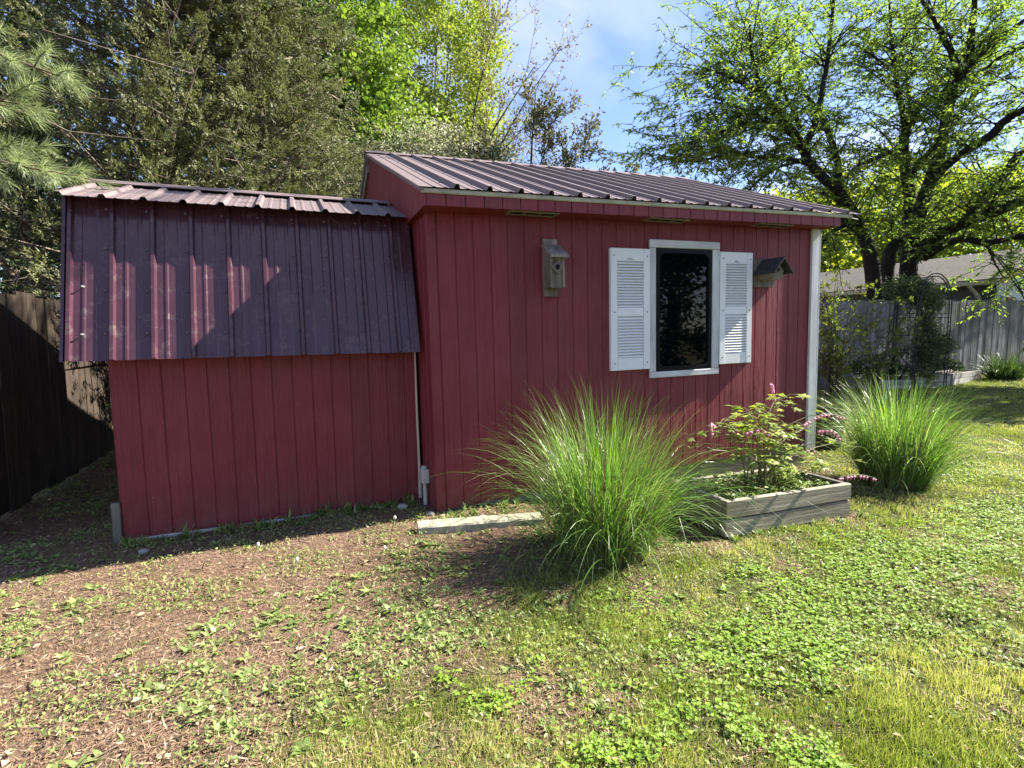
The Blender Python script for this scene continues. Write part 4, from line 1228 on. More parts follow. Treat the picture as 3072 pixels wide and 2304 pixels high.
def clump_tree(name, label, base, trunk_h, trunk_r, crown, n_clumps, per, leaf_l, leaf_w, mat, bark, seed, clump_r=0.5, category='tree', group=None, shape=None, flat=0.6, limbs=26, lean=(0, 0)):
    """crown: list of (cx,cy,cz,rx,ry,rz) ellipsoids relative to base"""
    rng = np.random.default_rng(seed)
    base = np.array([base[0], base[1], float(gz(base[0], base[1]))])
    root = empty(name, None, tuple(base)); tag(root, label, category, group)
    vol = np.array([c[3] * c[4] * c[5] for c in crown]); vol = vol / vol.sum()
    cs = []
    for c, f in zip(crown, vol):
        n = max(3, int(n_clumps * f))
        dd = rand_dirs(n, rng); r = rng.uniform(0.25, 1.0, n) ** 0.45
        cs.append(np.array(c[:3]) + dd * r[:, None] * np.array(c[3:6]) * rng.uniform(0.85, 1.12, (n, 1)))
    C = np.concatenate(cs)
    lines = []
    tp = np.array([[0, 0, -0.15], [lean[0] * 0.2, lean[1] * 0.2, trunk_h * 0.4], [lean[0] * 0.6, lean[1] * 0.6, trunk_h * 0.75], [lean[0], lean[1], trunk_h]])
    tpts = spline(tp, 10)
    lines.append((tpts, np.linspace(trunk_r, trunk_r * 0.35, 10)))
    tr = tubes_np('trunk', lines, bark, root, 8)
    pick = C[rng.permutation(len(C))[:limbs]]
    bl = []
    for c in pick:
        t = rng.uniform(0.35, 1.0); st = tpts[int(t * 9)]
        midp = (st + c) / 2 + np.array([0, 0, -0.12 * np.linalg.norm(c - st)]) + rng.normal(0, 0.1, 3)
        bl.append((spline([st, midp, c], 7), np.linspace(trunk_r * 0.32, 0.008, 7)))
    tag(tubes_np('limbs', bl, bark, root, 5), kind='stuff')
    n = len(C) * per
    idx = np.repeat(np.arange(len(C)), per)
    off = rng.normal(0, 1, (n, 3)) * clump_r * np.array([1, 1, flat]) * rng.uniform(0.6, 1.2, (len(C), 1))[idx] * 0.55
    pos = C[idx] + off
    outw = unit(off + (C[idx] - C.mean(0)) * 0.3 + rng.normal(0, 0.3, (n, 3)))
    d = unit(outw + rng.normal(0, 0.6, (n, 3)) + np.array([0, 0, -0.35]))
    nrm = unit(rng.normal(0, 0.7, (n, 3)) + np.array([0, 0, 1.0]) + outw * 0.4)
    sz = rng.uniform(0.65, 1.2, n)
    tone = np.clip(rng.uniform(0, 1, len(C))[idx] * 0.45 + rng.uniform(0, 0.55, n), 0, 1)
    if shape is None:
        V, F = kites(pos, d, nrm, leaf_l * sz, leaf_w * sz)
    else:
        V, F = lobed(pos, d, nrm, leaf_l * sz, shape)
    obj_np('crown', V, F, mat, root, rnd=tone)
    return root

# ------------------------------------------------------------------ cedars behind the lean-to
def cedar(label, base, height, radius, seed, mat, nbr=150, per_branch=26, per_spray=18, low=0.6, nl=(0.026, 0.046), nw=0.019):
    rng = np.random.default_rng(seed)
    base = np.array([base[0], base[1], float(gz(base[0], base[1]))])
    root = empty('cedar_tree', None, tuple(base)); tag(root, label, 'tree', 'cedars behind the lean-to')
    tp = spline([[0, 0, -0.1], [0.05, 0.03, height * 0.3], [-0.04, 0.05, height * 0.65], [0, 0, height]], 14)
    tubes_np('trunk', [(tp, np.linspace(0.16, 0.02, 14))], MAT['bark_cedar'], root, 8)
    lines = []; S = []; SD = []; tone = []
    for b in range(nbr):
        h = low + (height - low) * rng.uniform(0, 1) ** 1.15
        prof = (1 - (h - low) / (height - low)) ** 0.75
        r = radius * (0.22 + 0.78 * prof) * rng.uniform(0.65, 1.12)
        a = rng.uniform(0, 2 * np.pi)
        out = np.array([math.cos(a), math.sin(a), 0.0])
        p0 = np.array([0, 0, h * 0.94]); rise = rng.uniform(0.05, 0.55) * r
        p1 = p0 + out * r * 0.5 + np.array([0, 0, rise * 0.35]) + rng.normal(0, 0.05, 3)
        p2 = p0 + out * r + np.array([0, 0, rise]) + rng.normal(0, 0.08, 3)
        pts = spline([p0, p1, p2], 7)
        lines.append((pts, np.linspace(0.022, 0.004, 7)))
        bt = rng.uniform(0.15, 0.85)
        side = np.array([-out[1], out[0], 0])
        for k in range(per_branch):
            t = rng.uniform(0.12, 1.0) ** 0.8
            q = pts[min(6, int(t * 6.99))]
            dev = side * rng.normal(0, 0.30 * (0.4 + 0.6 * r / radius)) + np.array([0, 0, rng.normal(0.02, 0.13)]) + out * rng.normal(0, 0.08)
            S.append(q + dev); SD.append(unit((out * 0.7 + dev * 1.6 + np.array([0, 0, 0.25]) + rng.normal(0, 0.25, 3))[None])[0]); tone.append(bt)
            if k % 6 == 0:
                lines.append((np.array([q, q + dev * 0.6, q + dev]), np.array([0.006, 0.004, 0.002])))
    tag(tubes_np('limbs', lines, MAT['bark_cedar'], root, 4), kind='stuff')
    S = np.array(S); SD = np.array(SD); tone = np.array(tone)
    n = len(S) * per_spray; idx = np.repeat(np.arange(len(S)), per_spray)
    t = rng.uniform(0, 1, n)
    m = len(S)
    fl = rng.uniform(0.13, 0.26, m)[idx]
    fn = unit(rng.normal(0, 0.55, (m, 3)) + np.array([0.15, -0.25, 0.8]) + unit(SD * np.array([1, 1, 0])) * 0.35)[idx]
    ax = SD[idx]; side = unit(np.cross(ax, fn)); sg = np.where(rng.uniform(0, 1, n) < 0.5, -1.0, 1.0)
    lat = sg * rng.uniform(0, 1, n) * (0.075 * (1 - t) + 0.012)
    pos = S[idx] + ax * (t * fl)[:, None] + side * lat[:, None] + fn * rng.normal(0, 0.014, n)[:, None]
    d = unit(ax * 0.75 + side * (sg * 0.55)[:, None] + rng.normal(0, 0.28, (n, 3)))
    nrm = unit(fn + rng.normal(0, 0.38, (n, 3)))
    V, F = slivers(pos, d, nrm, rng.uniform(nl[0], nl[1], n), rng.uniform(0.7, 1.3, n) * nw * 0.95)
    tn = np.clip(tone[idx] * 0.35 + rng.uniform(0, 0.45, m)[idx] + rng.uniform(-0.12, 0.18, n) + 0.12 * t, 0, 1)
    obj_np('crown', V, F, mat, root, rnd=tn)
    return root
cedar('broad olive green cedar behind the middle of the lean-to roof', (-4.35, 6.7), 8.2, 2.3, 21, MAT['lf_cedar'], 280, 20, 58)
cedar('olive cedar standing against the left gable of the red shed', (-3.35, 7.3), 8.2, 1.75, 22, MAT['lf_cedar'], 240, 19, 58)
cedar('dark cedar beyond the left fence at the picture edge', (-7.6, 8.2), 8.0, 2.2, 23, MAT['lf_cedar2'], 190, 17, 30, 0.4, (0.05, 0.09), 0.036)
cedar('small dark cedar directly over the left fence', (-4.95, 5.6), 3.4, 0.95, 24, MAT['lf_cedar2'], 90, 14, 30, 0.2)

# ------------------------------------------------------------------ white pine whose limb reaches in from the left
def pine():
    rng = np.random.default_rng(31)
    base = np.array([-5.9, 3.5, float(gz(-5.9, 3.5))])
    root = empty('white_pine', None, tuple(base)); tag(root, 'white pine reaching its long-needled limb in at the left edge', 'tree')
    tubes_np('trunk', [(spline([[0, 0, -0.1], [0.05, 0, 3], [0, 0.1, 7]], 12), np.linspace(0.2, 0.05, 12))], MAT['bark_cedar'], root, 8)
    lines = []; tips = []; tdir = []
    ends = [((3.20, -0.55, 2.42), 2.5), ((3.35, -0.50, 2.08), 2.2), ((3.10, -0.70, 2.62), 2.9), ((3.0, -0.3, 2.25), 2.4), ((2.9, 0.2, 2.9), 3.2), ((1.9, -1.0, 3.6), 3.8)]
    for e, h in ends:
        e = np.array(e); p0 = np.array([0.1, 0, h])
        pts = spline([p0, p0 * 0.5 + e * 0.5 + np.array([0, 0, 0.25]), e], 14)
        lines.append((pts, np.linspace(0.03, 0.006, 14)))
        for t in np.linspace(0.55, 1.0, 9):
            q = pts[int(t * 13)]
            for s in range(3):
                a = rng.uniform(0, 2 * np.pi)
                d = unit(np.array([[0.75, math.cos(a) * 0.6, math.sin(a) * 0.5 - 0.12]]))[0]
                tip = q + d * rng.uniform(0.08, 0.30)
                lines.append((np.array([q, (q + tip) / 2 + np.array([0, 0, 0.01]), tip]), np.array([0.005, 0.004, 0.003])))
                tips.append(tip); tdir.append(d)
                tips.append(q * 0.45 + tip * 0.55); tdir.append(d)
    tag(tubes_np('limbs', lines, MAT['twig'], root, 5), kind='stuff')
    tips = np.array(tips); tdir = np.array(tdir)
    per = 70; n = len(tips) * per; idx = np.repeat(np.arange(len(tips)), per)
    d = unit(tdir[idx] * 0.85 + rand_dirs(n, rng) * 0.8 + np.array([0, 0, -0.12]))
    V, F, _ = strips(tips[idx] - tdir[idx] * (rng.uniform(0, 0.07, n))[:, None], d, rng.uniform(0.07, 0.115, n), np.full(n, 0.0032), np.full(n, 0.25), 2, rng)
    obj_np('needles', V, F, MAT['lf_pine'], root, rnd=np.repeat(rng.uniform(0, 1, n), 2))
pine()

def right_pine():
    rng = np.random.default_rng(33)
    base = np.array([7.6, 1.4, float(gz(7.6, 1.4))])
    root = empty('white_pine', None, tuple(base)); tag(root, 'white pine right of the view, limbs placed over the shed to shade the left fence', 'tree')
    tubes_np('trunk', [(spline([[0, 0, -0.1], [0.05, 0, 4], [0, 0.1, 9.5]], 12), np.linspace(0.22, 0.06, 12))], MAT['bark_cedar'], root, 8)
    lines = []; tips = []; tdir = []
    ends = [((-6.0, 4.1, 5.6), 6.6, 18, 0.6), ((-5.85, 3.75, 5.6), 6.5, 16, 0.6), ((-6.2, 4.55, 5.6), 6.6, 14, 0.55), ((2.0, 1.0, 6.0), 6.5, 8, 0.5), ((1.5, -2.0, 6.5), 6.5, 8, 0.5), ((-1.5, -2.2, 7.0), 7.0, 8, 0.5), ((-2.0, -0.5, 8.2), 8.2, 8, 0.5)]  # first three limb ends are placed out of view to shade the left fence
    for e, h, nt_, sp in ends:
        e = np.array(e); p0 = np.array([0.0, 0, h])
        pts = spline([p0, p0 * 0.5 + e * 0.5 + np.array([0, 0, 0.45]), e], 16)
        lines.append((pts, np.linspace(0.032, 0.006, 16)))
        ax = unit((e - pts[12])[None])[0]
        for q in range(nt_):
            c = pts[rng.integers(13, 16)]
            for s in range(4):
                d = unit((ax * 0.6 + rand_dirs(1, rng)[0])[None])[0]
                tip = c + d * rng.uniform(0.3, 1.0) * sp + np.array([0, 0, -0.06])
                lines.append((np.array([c, (c + tip) / 2, tip]), np.array([0.006, 0.004, 0.003])))
                for f in (0.55, 1.0):
                    tips.append(c + (tip - c) * f); tdir.append(d)
    tag(tubes_np('limbs', lines, MAT['twig'], root, 5), kind='stuff')
    tips = np.array(tips); tdir = np.array(tdir)
    per = 55; n = len(tips) * per; idx = np.repeat(np.arange(len(tips)), per)
    d = unit(tdir[idx] * 0.8 + rand_dirs(n, rng) * 0.8 + np.array([0, 0, -0.25]))
    V, F, _ = strips(tips[idx] - tdir[idx] * (rng.uniform(0, 0.07, n))[:, None], d, rng.uniform(0.08, 0.12, n), np.full(n, 0.0035), np.full(n, 0.25), 1, rng)
    obj_np('needles', V, F, MAT['lf_pine'], root, rnd=rng.uniform(0, 1, n))
right_pine()

# ------------------------------------------------------------------ deciduous trees behind the shed
MAPLE = [(0, 0.0), (0.30, 0.52), (0.48, 0.22), (0.72, 0.30), (1.0, 0.0), (0.72, -0.30), (0.48, -0.22), (0.30, -0.52)]
clump_tree('maple_tree', 'bright green maple between the cedars and the shed ridge', (-3.35, 11.6), 6.5, 0.13,
           [(0.0, 0, 7.0, 1.1, 1.3, 2.6), (0.5, -0.3, 5.2, 1.1, 1.2, 1.6), (-0.9, 0, 6.0, 1.5, 1.5, 2.6)], 330, 85, 0.115, 0.1, MAT['lf_maple'], MAT['bark'], 41, 0.46, shape=MAPLE, limbs=30)
clump_tree('young_leaf_tree', 'yellow-green tree in fresh leaf behind the bright maple', (-2.5, 17.0), 8.5, 0.13,
           [(0.2, 0, 9.0, 2.1, 2.2, 4.0), (0.0, 0, 6.0, 2.3, 2.2, 2.6)], 560, 120, 0.10, 0.075, MAT['lf_yellow'], MAT['twig'], 42, 0.42, limbs=50)

def twig_tree(name, label, base, starts, mat, seed, leaf=0.07, n_sub=9, n_twig=7, leaves=5, bark=None, sub_len=(0.7, 1.6), twig_len=(0.25, 0.55), up=0.3, cat='tree', trunk_n=6):
    """open tree: long limbs, sub-branches and twigs with few leaves"""
    rng = np.random.default_rng(seed)
    base = np.array([base[0], base[1], float(gz(base[0], base[1]))])
    root = empty(name, None, tuple(base)); tag(root, label, cat)
    main = []; fine = []; LP = []; LD = []
    for pts, r in starts:
        P = spline(pts, 14); main.append((P, np.linspace(r, r * 0.15, 14)))
        for k in range(n_sub):
            t = rng.uniform(0.3, 1.0); i = min(12, int(t * 13)); q = P[i]; tg = unit((P[i + 1] - P[i])[None])[0]
            d = unit((tg * 0.9 + rand_dirs(1, rng)[0] * 0.8 + np.array([0, 0, up]))[None])[0]
            L = rng.uniform(*sub_len)
            e = q + d * L; S = spline([q, q + d * L * 0.5 + rng.normal(0, 0.05, 3), e], 6)
            fine.append((S, np.linspace(max(0.006, r * 0.18), 0.003, 6)))
            for m in range(n_twig):
                j = rng.integers(1, 6); w = S[j]
                dd = unit((d * 0.7 + rand_dirs(1, rng)[0] * 0.8 + np.array([0, 0, up]))[None])[0]
                l2 = rng.uniform(*twig_len); x = w + dd * l2
                fine.append((np.array([w, (w + x) / 2, x]), np.array([0.0045, 0.0035, 0.002])))
                for _ in range(leaves):
                    u_ = rng.uniform(0.25, 1.05); LP.append(w + dd * l2 * u_); LD.append(unit((dd + rand_dirs(1, rng)[0])[None])[0])
    tubes_np('trunk', main, bark or MAT['bark'], root, trunk_n)
    tag(tubes_np('twigs', fine, bark or MAT['twig'], root, 4), kind='stuff')
    LP = np.array(LP); LD = np.array(LD); n = len(LP)
    V, F = kites(LP + rng.normal(0, 0.02, (n, 3)), LD, rand_dirs(n, rng), leaf * rng.uniform(0.6, 1.25, n), leaf * 0.55 * rng.uniform(0.7, 1.2, n))
    obj_np('leaves', V, F, mat, root, rnd=rng.uniform(0, 1, n))
    return root
twig_tree('budding_tree', 'nearly bare tree with buds, leaning right into the sky', (-1.6, 15.2),
          [([(0, 0, -0.1), (0.1, 0, 3.4), (0.7, 0, 6.0), (2.2, 0, 8.4)], 0.065), ([(0.2, 0, 3.6), (0.9, 0, 5.6), (2.4, 0, 7.3)], 0.04),
           ([(0.1, 0, 3.0), (1.0, 0, 4.6), (2.5, 0.1, 6.0)], 0.035), ([(0.4, 0, 5.2), (0.6, 0, 7.4), (1.2, 0, 9.6)], 0.035), ([(0.3, 0, 4.4), (1.6, 0, 6.9), (3.0, 0, 9.0)], 0.035)],
          MAT['lf_sparse'], 44, 0.085, 16, 9, 6)
clump_tree('crab_apple_tree', 'crab apple in pale blossom rising behind the shed ridge', (-1.1, 10.4), 3.2, 0.09,
           [(-1.3, 0, 4.1, 1.1, 0.8, 0.75), (0.2, 0, 3.9, 1.3, 0.8, 0.7), (-0.4, 0, 4.6, 0.9, 0.7, 0.5)], 260, 110, 0.06, 0.045, MAT['lf_blossom'], MAT['twig'], 45, 0.32, limbs=40)
clump_tree('flowering_shrub', 'grey-green flowering bush behind the right half of the roof ridge', (1.0, 11.0), 3.3, 0.08,
           [(-0.3, 0, 3.9, 1.1, 0.7, 0.55), (0.75, 0, 3.75, 0.9, 0.6, 0.5)], 130, 90, 0.06, 0.04, MAT['lf_sapling'], MAT['twig'], 46, 0.3, limbs=36)
twig_tree('slender_sapling', 'slender small-leaved sapling standing clear against the blue sky', (0.35, 10.2),
          [([(0, 0, -0.1), (0.02, 0, 2.2), (0.0, 0, 4.2), (0.08, 0, 5.5)], 0.045), ([(0, 0, 3.2), (0.5, 0, 4.0), (1.0, 0, 4.5)], 0.02), ([(0, 0, 3.0), (-0.5, 0, 3.9), (-0.8, 0, 4.4)], 0.02),
           ([(0, 0, 3.2), (0.8, 0, 3.8), (1.55, 0, 4.0)], 0.02), ([(0, 0, 3.8), (0.3, 0, 4.6), (0.45, 0, 5.1)], 0.015)],
          MAT['lf_sapling'], 47, 0.07, 15, 8, 10, sub_len=(0.25, 0.6), twig_len=(0.12, 0.28))

# ------------------------------------------------------------------ the honey locust behind the fence
def locust():
    rng = np.random.default_rng(52)
    b0 = np.array([10.15, 14.2, 0.0]); b0[2] = float(gz(b0[0], b0[1]))
    root = empty('honey_locust', None, tuple(b0)); tag(root, 'spreading dark-trunked honey locust with feathery leaves behind the back fence', 'tree')
    big = []; fine = []; LP = []; LD = []
    for name, pts in LIMBS.items():
        a = np.array(pts)
        k = len(a) * 4
        P = spline(a[:, :3], k) - b0; R = spline(a[:, 3:4].repeat(3, 1), k)[:, 0]
        P = P + rng.normal(0, 0.005, P.shape); R = R * (0.72 if name in ('T1', 'T2', 'T3', 'T4', 'T6') else 0.76)
        big.append((P, np.maximum(R, 0.006)))
        seg = np.linalg.norm(np.diff(P, axis=0), axis=1); length = seg.sum()
        nb = max(4, int(length * (8.0 if name in ('T1d', 'T1e', 'T1f', 'T1g', 'T1i', 'T1h') else (9.0 if name in ('T6', 'T6b', 'T7') else 6.2))))
        for q in range(nb):
            t = rng.uniform(0.22 if name in ('T1', 'T2', 'T3') else 0.08, 1.0)
            i = min(k - 2, int(t * (k - 1)))
            if P[i, 2] < (2.2 if name in ('T6', 'T6b', 'T7', 'T4') else 3.3): continue
            st = P[i]; tg = unit((P[i + 1] - P[i])[None])[0]
            rd = rand_dirs(1, rng)[0]
            d = unit((tg * 0.55 + rd * 1.0 * np.array([1, 1, 0.42]) + np.array([-0.15, 0.0, 0.14]))[None])[0]
            L = rng.uniform(0.7, 2.7) * (1.0 if R[i] > 0.03 else 0.7)
            e = st + d * L + np.array([0, 0, -0.14 * L])
            S = spline([st, st + d * L * 0.5 + rng.normal(0, 0.07, 3), e], 7)
            fine.append((S, np.linspace(min(0.022, R[i] * 0.5), 0.004, 7)))
            for m in range(rng.integers(9, 14)):
                j = rng.integers(1, 7); w = S[j]
                dd = unit((d * 0.55 + rand_dirs(1, rng)[0] * np.array([1, 1, 0.45]) + np.array([0, 0, -0.12]))[None])[0]
                l2 = rng.uniform(0.25, 0.7)
                x = w + dd * l2 + np.array([0, 0, -0.10 * l2])
                fine.append((np.array([w, (w + x) / 2 + np.array([0, 0, 0.02]), x]), np.array([0.006, 0.0045, 0.003])))
                for _ in range(rng.integers(9, 16)):
                    u_ = rng.uniform(0.1, 1.08)
                    LP.append(w + (x - w) * u_); LD.append(unit((dd * 0.5 + rand_dirs(1, rng)[0] * np.array([1, 1, 0.4]) + np.array([0, 0, -0.30]))[None])[0])
    tubes_np('trunk', big, MAT['bark'], root, 9)
    tag(tubes_np('twigs', fine, MAT['bark'], root, 3), kind='stuff')
    LP = np.array(LP); LD = np.array(LD); n = len(LP)
    # every compound leaf is two slim leaflet rows
    nr = unit(rng.normal(0, 0.6, (n, 3)) + np.array([0, 0, 1.0]))
    sz = rng.uniform(0.6, 1.2, n)
    V1, F1 = kites(LP, LD, nr, 0.115 * sz, 0.036 * sz, 0.25)
    obj_np('crown', V1, F1, MAT['lf_locust'], root, rnd=np.clip(rng.uniform(0, 1, n), 0, 1))
locust()

# trees beyond the houses
far = [((12.5, 24.0), 5.5, [(0, 0, 4.2, 3.0, 2.2, 3.0)], 'bright spring-green tree left behind the honey locust trunks'),
       ((17.6, 25.5), 6.5, [(0, 0, 5.2, 3.6, 2.5, 3.8)], 'bright spring-green tree right behind the middle locust trunk'),
       ((22.5, 26.0), 7.0, [(0, 0, 5.5, 4.0, 3.0, 3.6)], 'tall bright tree beyond the neighbour roof at far right'),
       ((19.5, 33.0), 6.0, [(0, 0, 5.0, 4.5, 3.0, 3.4)], 'farthest pale green tree above the neighbour roof ridge'),
       ((5.0, 30.0), 5.0, [(0, 0, 3.6, 4.5, 2.5, 2.6)], 'low broad green tree on the skyline just right of the shed roof')]
for i, (b, h, c, lab) in enumerate(far):
    clump_tree('background_tree', lab, b, h, 0.22, c, 260, 70, 0.20, 0.14, MAT['lf_far'], MAT['bark'], 60 + i, 0.85, group='trees beyond the back fence', limbs=24)
clump_tree('background_tree', 'dim broadleaf tree beyond the left fence, seen between the cedars', (-10.5, 14.5), 5.5, 0.2, [(0, 0, 4.4, 3.2, 2.4, 3.6)], 120, 60, 0.15, 0.1, MAT['lf_dark'], MAT['bark'], 70, 0.7, limbs=20)
clump_tree('background_tree', 'dim broadleaf tree hidden deep behind the two olive cedars', (-6.2, 13.5), 6.5, 0.2, [(0, 0, 5.2, 3.0, 2.2, 4.2)], 120, 55, 0.15, 0.1, MAT['lf_dark'], MAT['bark'], 71, 0.7, limbs=20)
clump_tree('mirrored_tree', 'large tree mirrored in the dark shed window', (12.5, -2.6), 5.0, 0.25, [(0, 0, 5.4, 3.4, 3.4, 2.6)], 170, 70, 0.24, 0.17, MAT['lf_dark'], MAT['bark'], 72, 0.8, limbs=24)

# trees around the yard outside the picture: the one shades the far lawn, the hedge is added to darken the window reflection
clump_tree('yard_tree', 'tree right of the view shading the lawn before the back fence', (14.6, 10.9), 5.5, 0.22, [(-0.4, -0.2, 5.4, 2.8, 1.9, 1.9)], 190, 70, 0.16, 0.11, MAT['lf_far'], MAT['bark'], 73, 0.6, limbs=26)

clump_tree('added_hedge', 'added unseen hedge darkening the lower half of the shed window', (9.6, -1.2), 1.2, 0.05, [(-1.1, -2.2, 1.2, 0.9, 1.4, 1.5), (0, 0, 1.2, 0.9, 1.4, 1.6), (1.1, 2.2, 1.2, 0.9, 1.4, 1.5), (-2.0, -4.2, 1.2, 0.9, 1.4, 1.5)], 240, 70, 0.12, 0.08, MAT['lf_dark'], MAT['twig'], 79, 0.35, 'hedge', limbs=30)

# ------------------------------------------------------------------ shrubs at the back fence
def stem_shrub(name, label, base, h, spread, n_stems, mat, seed, leaf=0.05, twigs=9, leaves=8, cat='shrub'):
    rng = np.random.default_rng(seed)
    base = np.array([base[0], base[1], float(gz(base[0], base[1]))])
    root = empty(name, None, tuple(base)); tag(root, label, cat)
    st = []; tw = []; LP = []; LD = []
    for i in range(n_stems):
        a = rng.uniform(0, 2 * np.pi); r = spread * rng.uniform(0.25, 1.0)
        hh = h * rng.uniform(0.6, 1.05)
        b = np.array([rng.normal(0, 0.07), rng.normal(0, 0.07), -0.03])
        e = np.array([math.cos(a) * r, math.sin(a) * r, hh])
        P = spline([b, b * 0.5 + np.array([math.cos(a) * r * 0.3, math.sin(a) * r * 0.3, hh * 0.5]), e], 9)
        st.append((P, np.linspace(0.014, 0.004, 9)))
        for m in range(twigs):
            j = rng.integers(2, 9); w = P[j]
            dd = unit((np.array([math.cos(a), math.sin(a), 0.5]) * 0.5 + rand_dirs(1, rng)[0])[None])[0]
            l2 = rng.uniform(0.15, 0.4); x = w + dd * l2
            tw.append((np.array([w, (w + x) / 2, x]), np.array([0.004, 0.003, 0.002])))
            for _ in range(leaves):
                LP.append(w + dd * l2 * rng.uniform(0, 1.05)); LD.append(unit((dd + rand_dirs(1, rng)[0])[None])[0])
    tubes_np('stems', st, MAT['twig'], root, 5); tag(tubes_np('twigs', tw, MAT['twig'], root, 4), kind='stuff')
    LP = np.array(LP); LD = np.array(LD); n = len(LP)
    V, F = kites(LP, LD, rand_dirs(n, rng), leaf * rng.uniform(0.6, 1.3, n), leaf * 0.55 * rng.uniform(0.7, 1.2, n))
    obj_np('leaves', V, F, mat, root, rnd=rng.uniform(0, 1, n))
    return root
stem_shrub('open_shrub', 'open twiggy yellow-green shrub next to the white shed corner', (5.75, 9.6), 2.1, 0.75, 13, MAT['lf_shrub'], 81, 0.068, 15, 11)
stem_shrub('rambling_shrub', 'thin rambling shrub between the twiggy shrub and the arbor', (6.85, 10.15), 1.45, 0.7, 9, MAT['lf_shrub'], 82, 0.058, 12, 9)
clump_tree('low_shrub', 'dark low shrub growing out of the left raised bed', (7.45, 11.0), 0.5, 0.02, [(0, 0, 0.42, 0.5, 0.3, 0.28)], 40, 40, 0.06, 0.035, MAT['lf_dark'], MAT['twig'], 83, 0.14, 'shrub', limbs=16)
clump_tree('garden_plant', 'small dark green plant in the bed at the arbor foot', (9.35, 11.42), 0.4, 0.015, [(0, 0, 0.40, 0.2, 0.16, 0.15)], 16, 40, 0.06, 0.035, MAT['lf_dark'], MAT['twig'], 84, 0.09, 'plant', limbs=8)

def vine():
    rng = np.random.default_rng(85)
    b = np.array([8.22, 10.85, float(gz(8.5, 10.95))])
    root = empty('climbing_vine', None, tuple(b)); tag(root, 'grey-green vine climbing over the black iron arbor', 'vine')
    blobs = [(-0.30, 0.0, 1.95, 0.46, 0.28, 0.24, 60), (0.05, 0.0, 1.75, 0.36, 0.25, 0.28, 34), (0.15, 0.05, 1.25, 0.22, 0.2, 0.4, 26), (0.10, 0.0, 0.75, 0.36, 0.25, 0.42, 46), (0.30, -0.05, 0.85, 0.32, 0.2, 0.26, 34), (-0.35, 0.1, 1.0, 0.22, 0.2, 0.7, 16), (0.1, 0, 0.35, 0.3, 0.25, 0.3, 22)]
    C = []; 
    for x, y, z, rx, ry, rz, n in blobs:
        C.append(np.array([x, y, z]) + rand_dirs(n, rng) * (rng.uniform(0, 1, (n, 1)) ** 0.4) * np.array([rx, ry, rz]))
    C = np.concatenate(C)
    lines = []
    for i in range(18):
        c = C[rng.integers(len(C))]
        x0 = rng.choice([-0.42, 0.12, 0.3]); p0 = np.array([x0, 0.05, 0.0])
        lines.append((spline([p0, np.array([(x0 + c[0]) / 2 + rng.normal(0, 0.08), c[1], c[2] * 0.55]), c], 8), np.linspace(0.012, 0.004, 8)))
    tubes_np('stems', lines, MAT['bark'], root, 5)
    per = 80; n = len(C) * per; idx = np.repeat(np.arange(len(C)), per)
    pos = C[idx] + rng.normal(0, 0.062, (n, 3)); d = rand_dirs(n, rng, -0.6, 0.9)
    V, F = kites(pos, d, rand_dirs(n, rng), rng.uniform(0.03, 0.06, n), rng.uniform(0.016, 0.03, n))
    obj_np('leaves', V, F, MAT['lf_vine'], root, rnd=np.clip(rng.uniform(0, 1, len(C))[idx] * 0.5 + rng.uniform(0, 0.5, n), 0, 1))
vine()

def blade_clump(name, label, base, n, length, width, spread, mat, seed, rad, arch=(0.5, 1.6), segs=8, dry=0.0, cat='ornamental grass', group=None, up=(0.25, 0.95)):
    rng = np.random.default_rng(seed)
    base = np.array([base[0], base[1], float(gz(base[0], base[1])) - 0.01])
    root = empty(name, None, tuple(base)); tag(root, label, cat, group)
    a = rng.uniform(0, 2 * np.pi, n); r = rad * np.sqrt(rng.uniform(0, 1, n))
    bp = np.stack([r * np.cos(a), r * np.sin(a), np.zeros(n)], 1)
    a2 = a + rng.normal(0, 0.75, n)
    tilt = spread * np.clip((r / rad) * rng.uniform(0.3, 1.15, n) + rng.normal(0, 0.14, n) + (rng.uniform(0, 1, n) < 0.06) * rng.uniform(0.2, 0.9, n), 0.02, 2.0)
    d0 = np.stack([np.sin(tilt) * np.cos(a2), np.sin(tilt) * np.sin(a2), np.cos(tilt)], 1)
    L = length * rng.uniform(0.35, 1.12, n)
    V, F, P = strips(bp, d0, L, width * rng.uniform(0.6, 1.25, n), rng.uniform(arch[0], arch[1], n) * (0.35 + tilt), segs, rng, 0.35)
    tone = np.repeat(np.clip(rng.normal(0.45, 0.24, n), 0, 1), segs)
    obj_np('blades', V, F, mat, root, rnd=tone)
    if dry > 0:
        m = int(n * dry)
        a = rng.uniform(0, 2 * np.pi, m); r = rad * 1.02 * np.sqrt(rng.uniform(0.3, 1, m))
        bp = np.stack([r * np.cos(a), r * np.sin(a), np.zeros(m)], 1)
        tilt = spread * 0.7 * rng.uniform(0.1, 1.0, m)
        d0 = np.stack([np.sin(tilt) * np.cos(a), np.sin(tilt) * np.sin(a), np.cos(tilt)], 1)
        V, F, _ = strips(bp, d0, np.where(rng.uniform(0, 1, m) < 0.25, rng.uniform(0.4, 0.8, m), rng.uniform(0.10, 0.42, m)), width * rng.uniform(0.7, 1.4, m), rng.uniform(0.1, 0.9, m), 4, rng, 0.4)
        obj_np('dry_stalks', V, F, MAT['straw'], root, rnd=np.repeat(rng.uniform(0, 1, m), 4))
    return root
blade_clump('grass_clump', 'large arching ornamental grass clump left of the board planter', (0.47, 2.64), 2200, 0.86, 0.0046, 0.55, MAT['orn'], 91, 0.20, (1.2, 4.2), 10, 0.5, group='ornamental grass clumps')
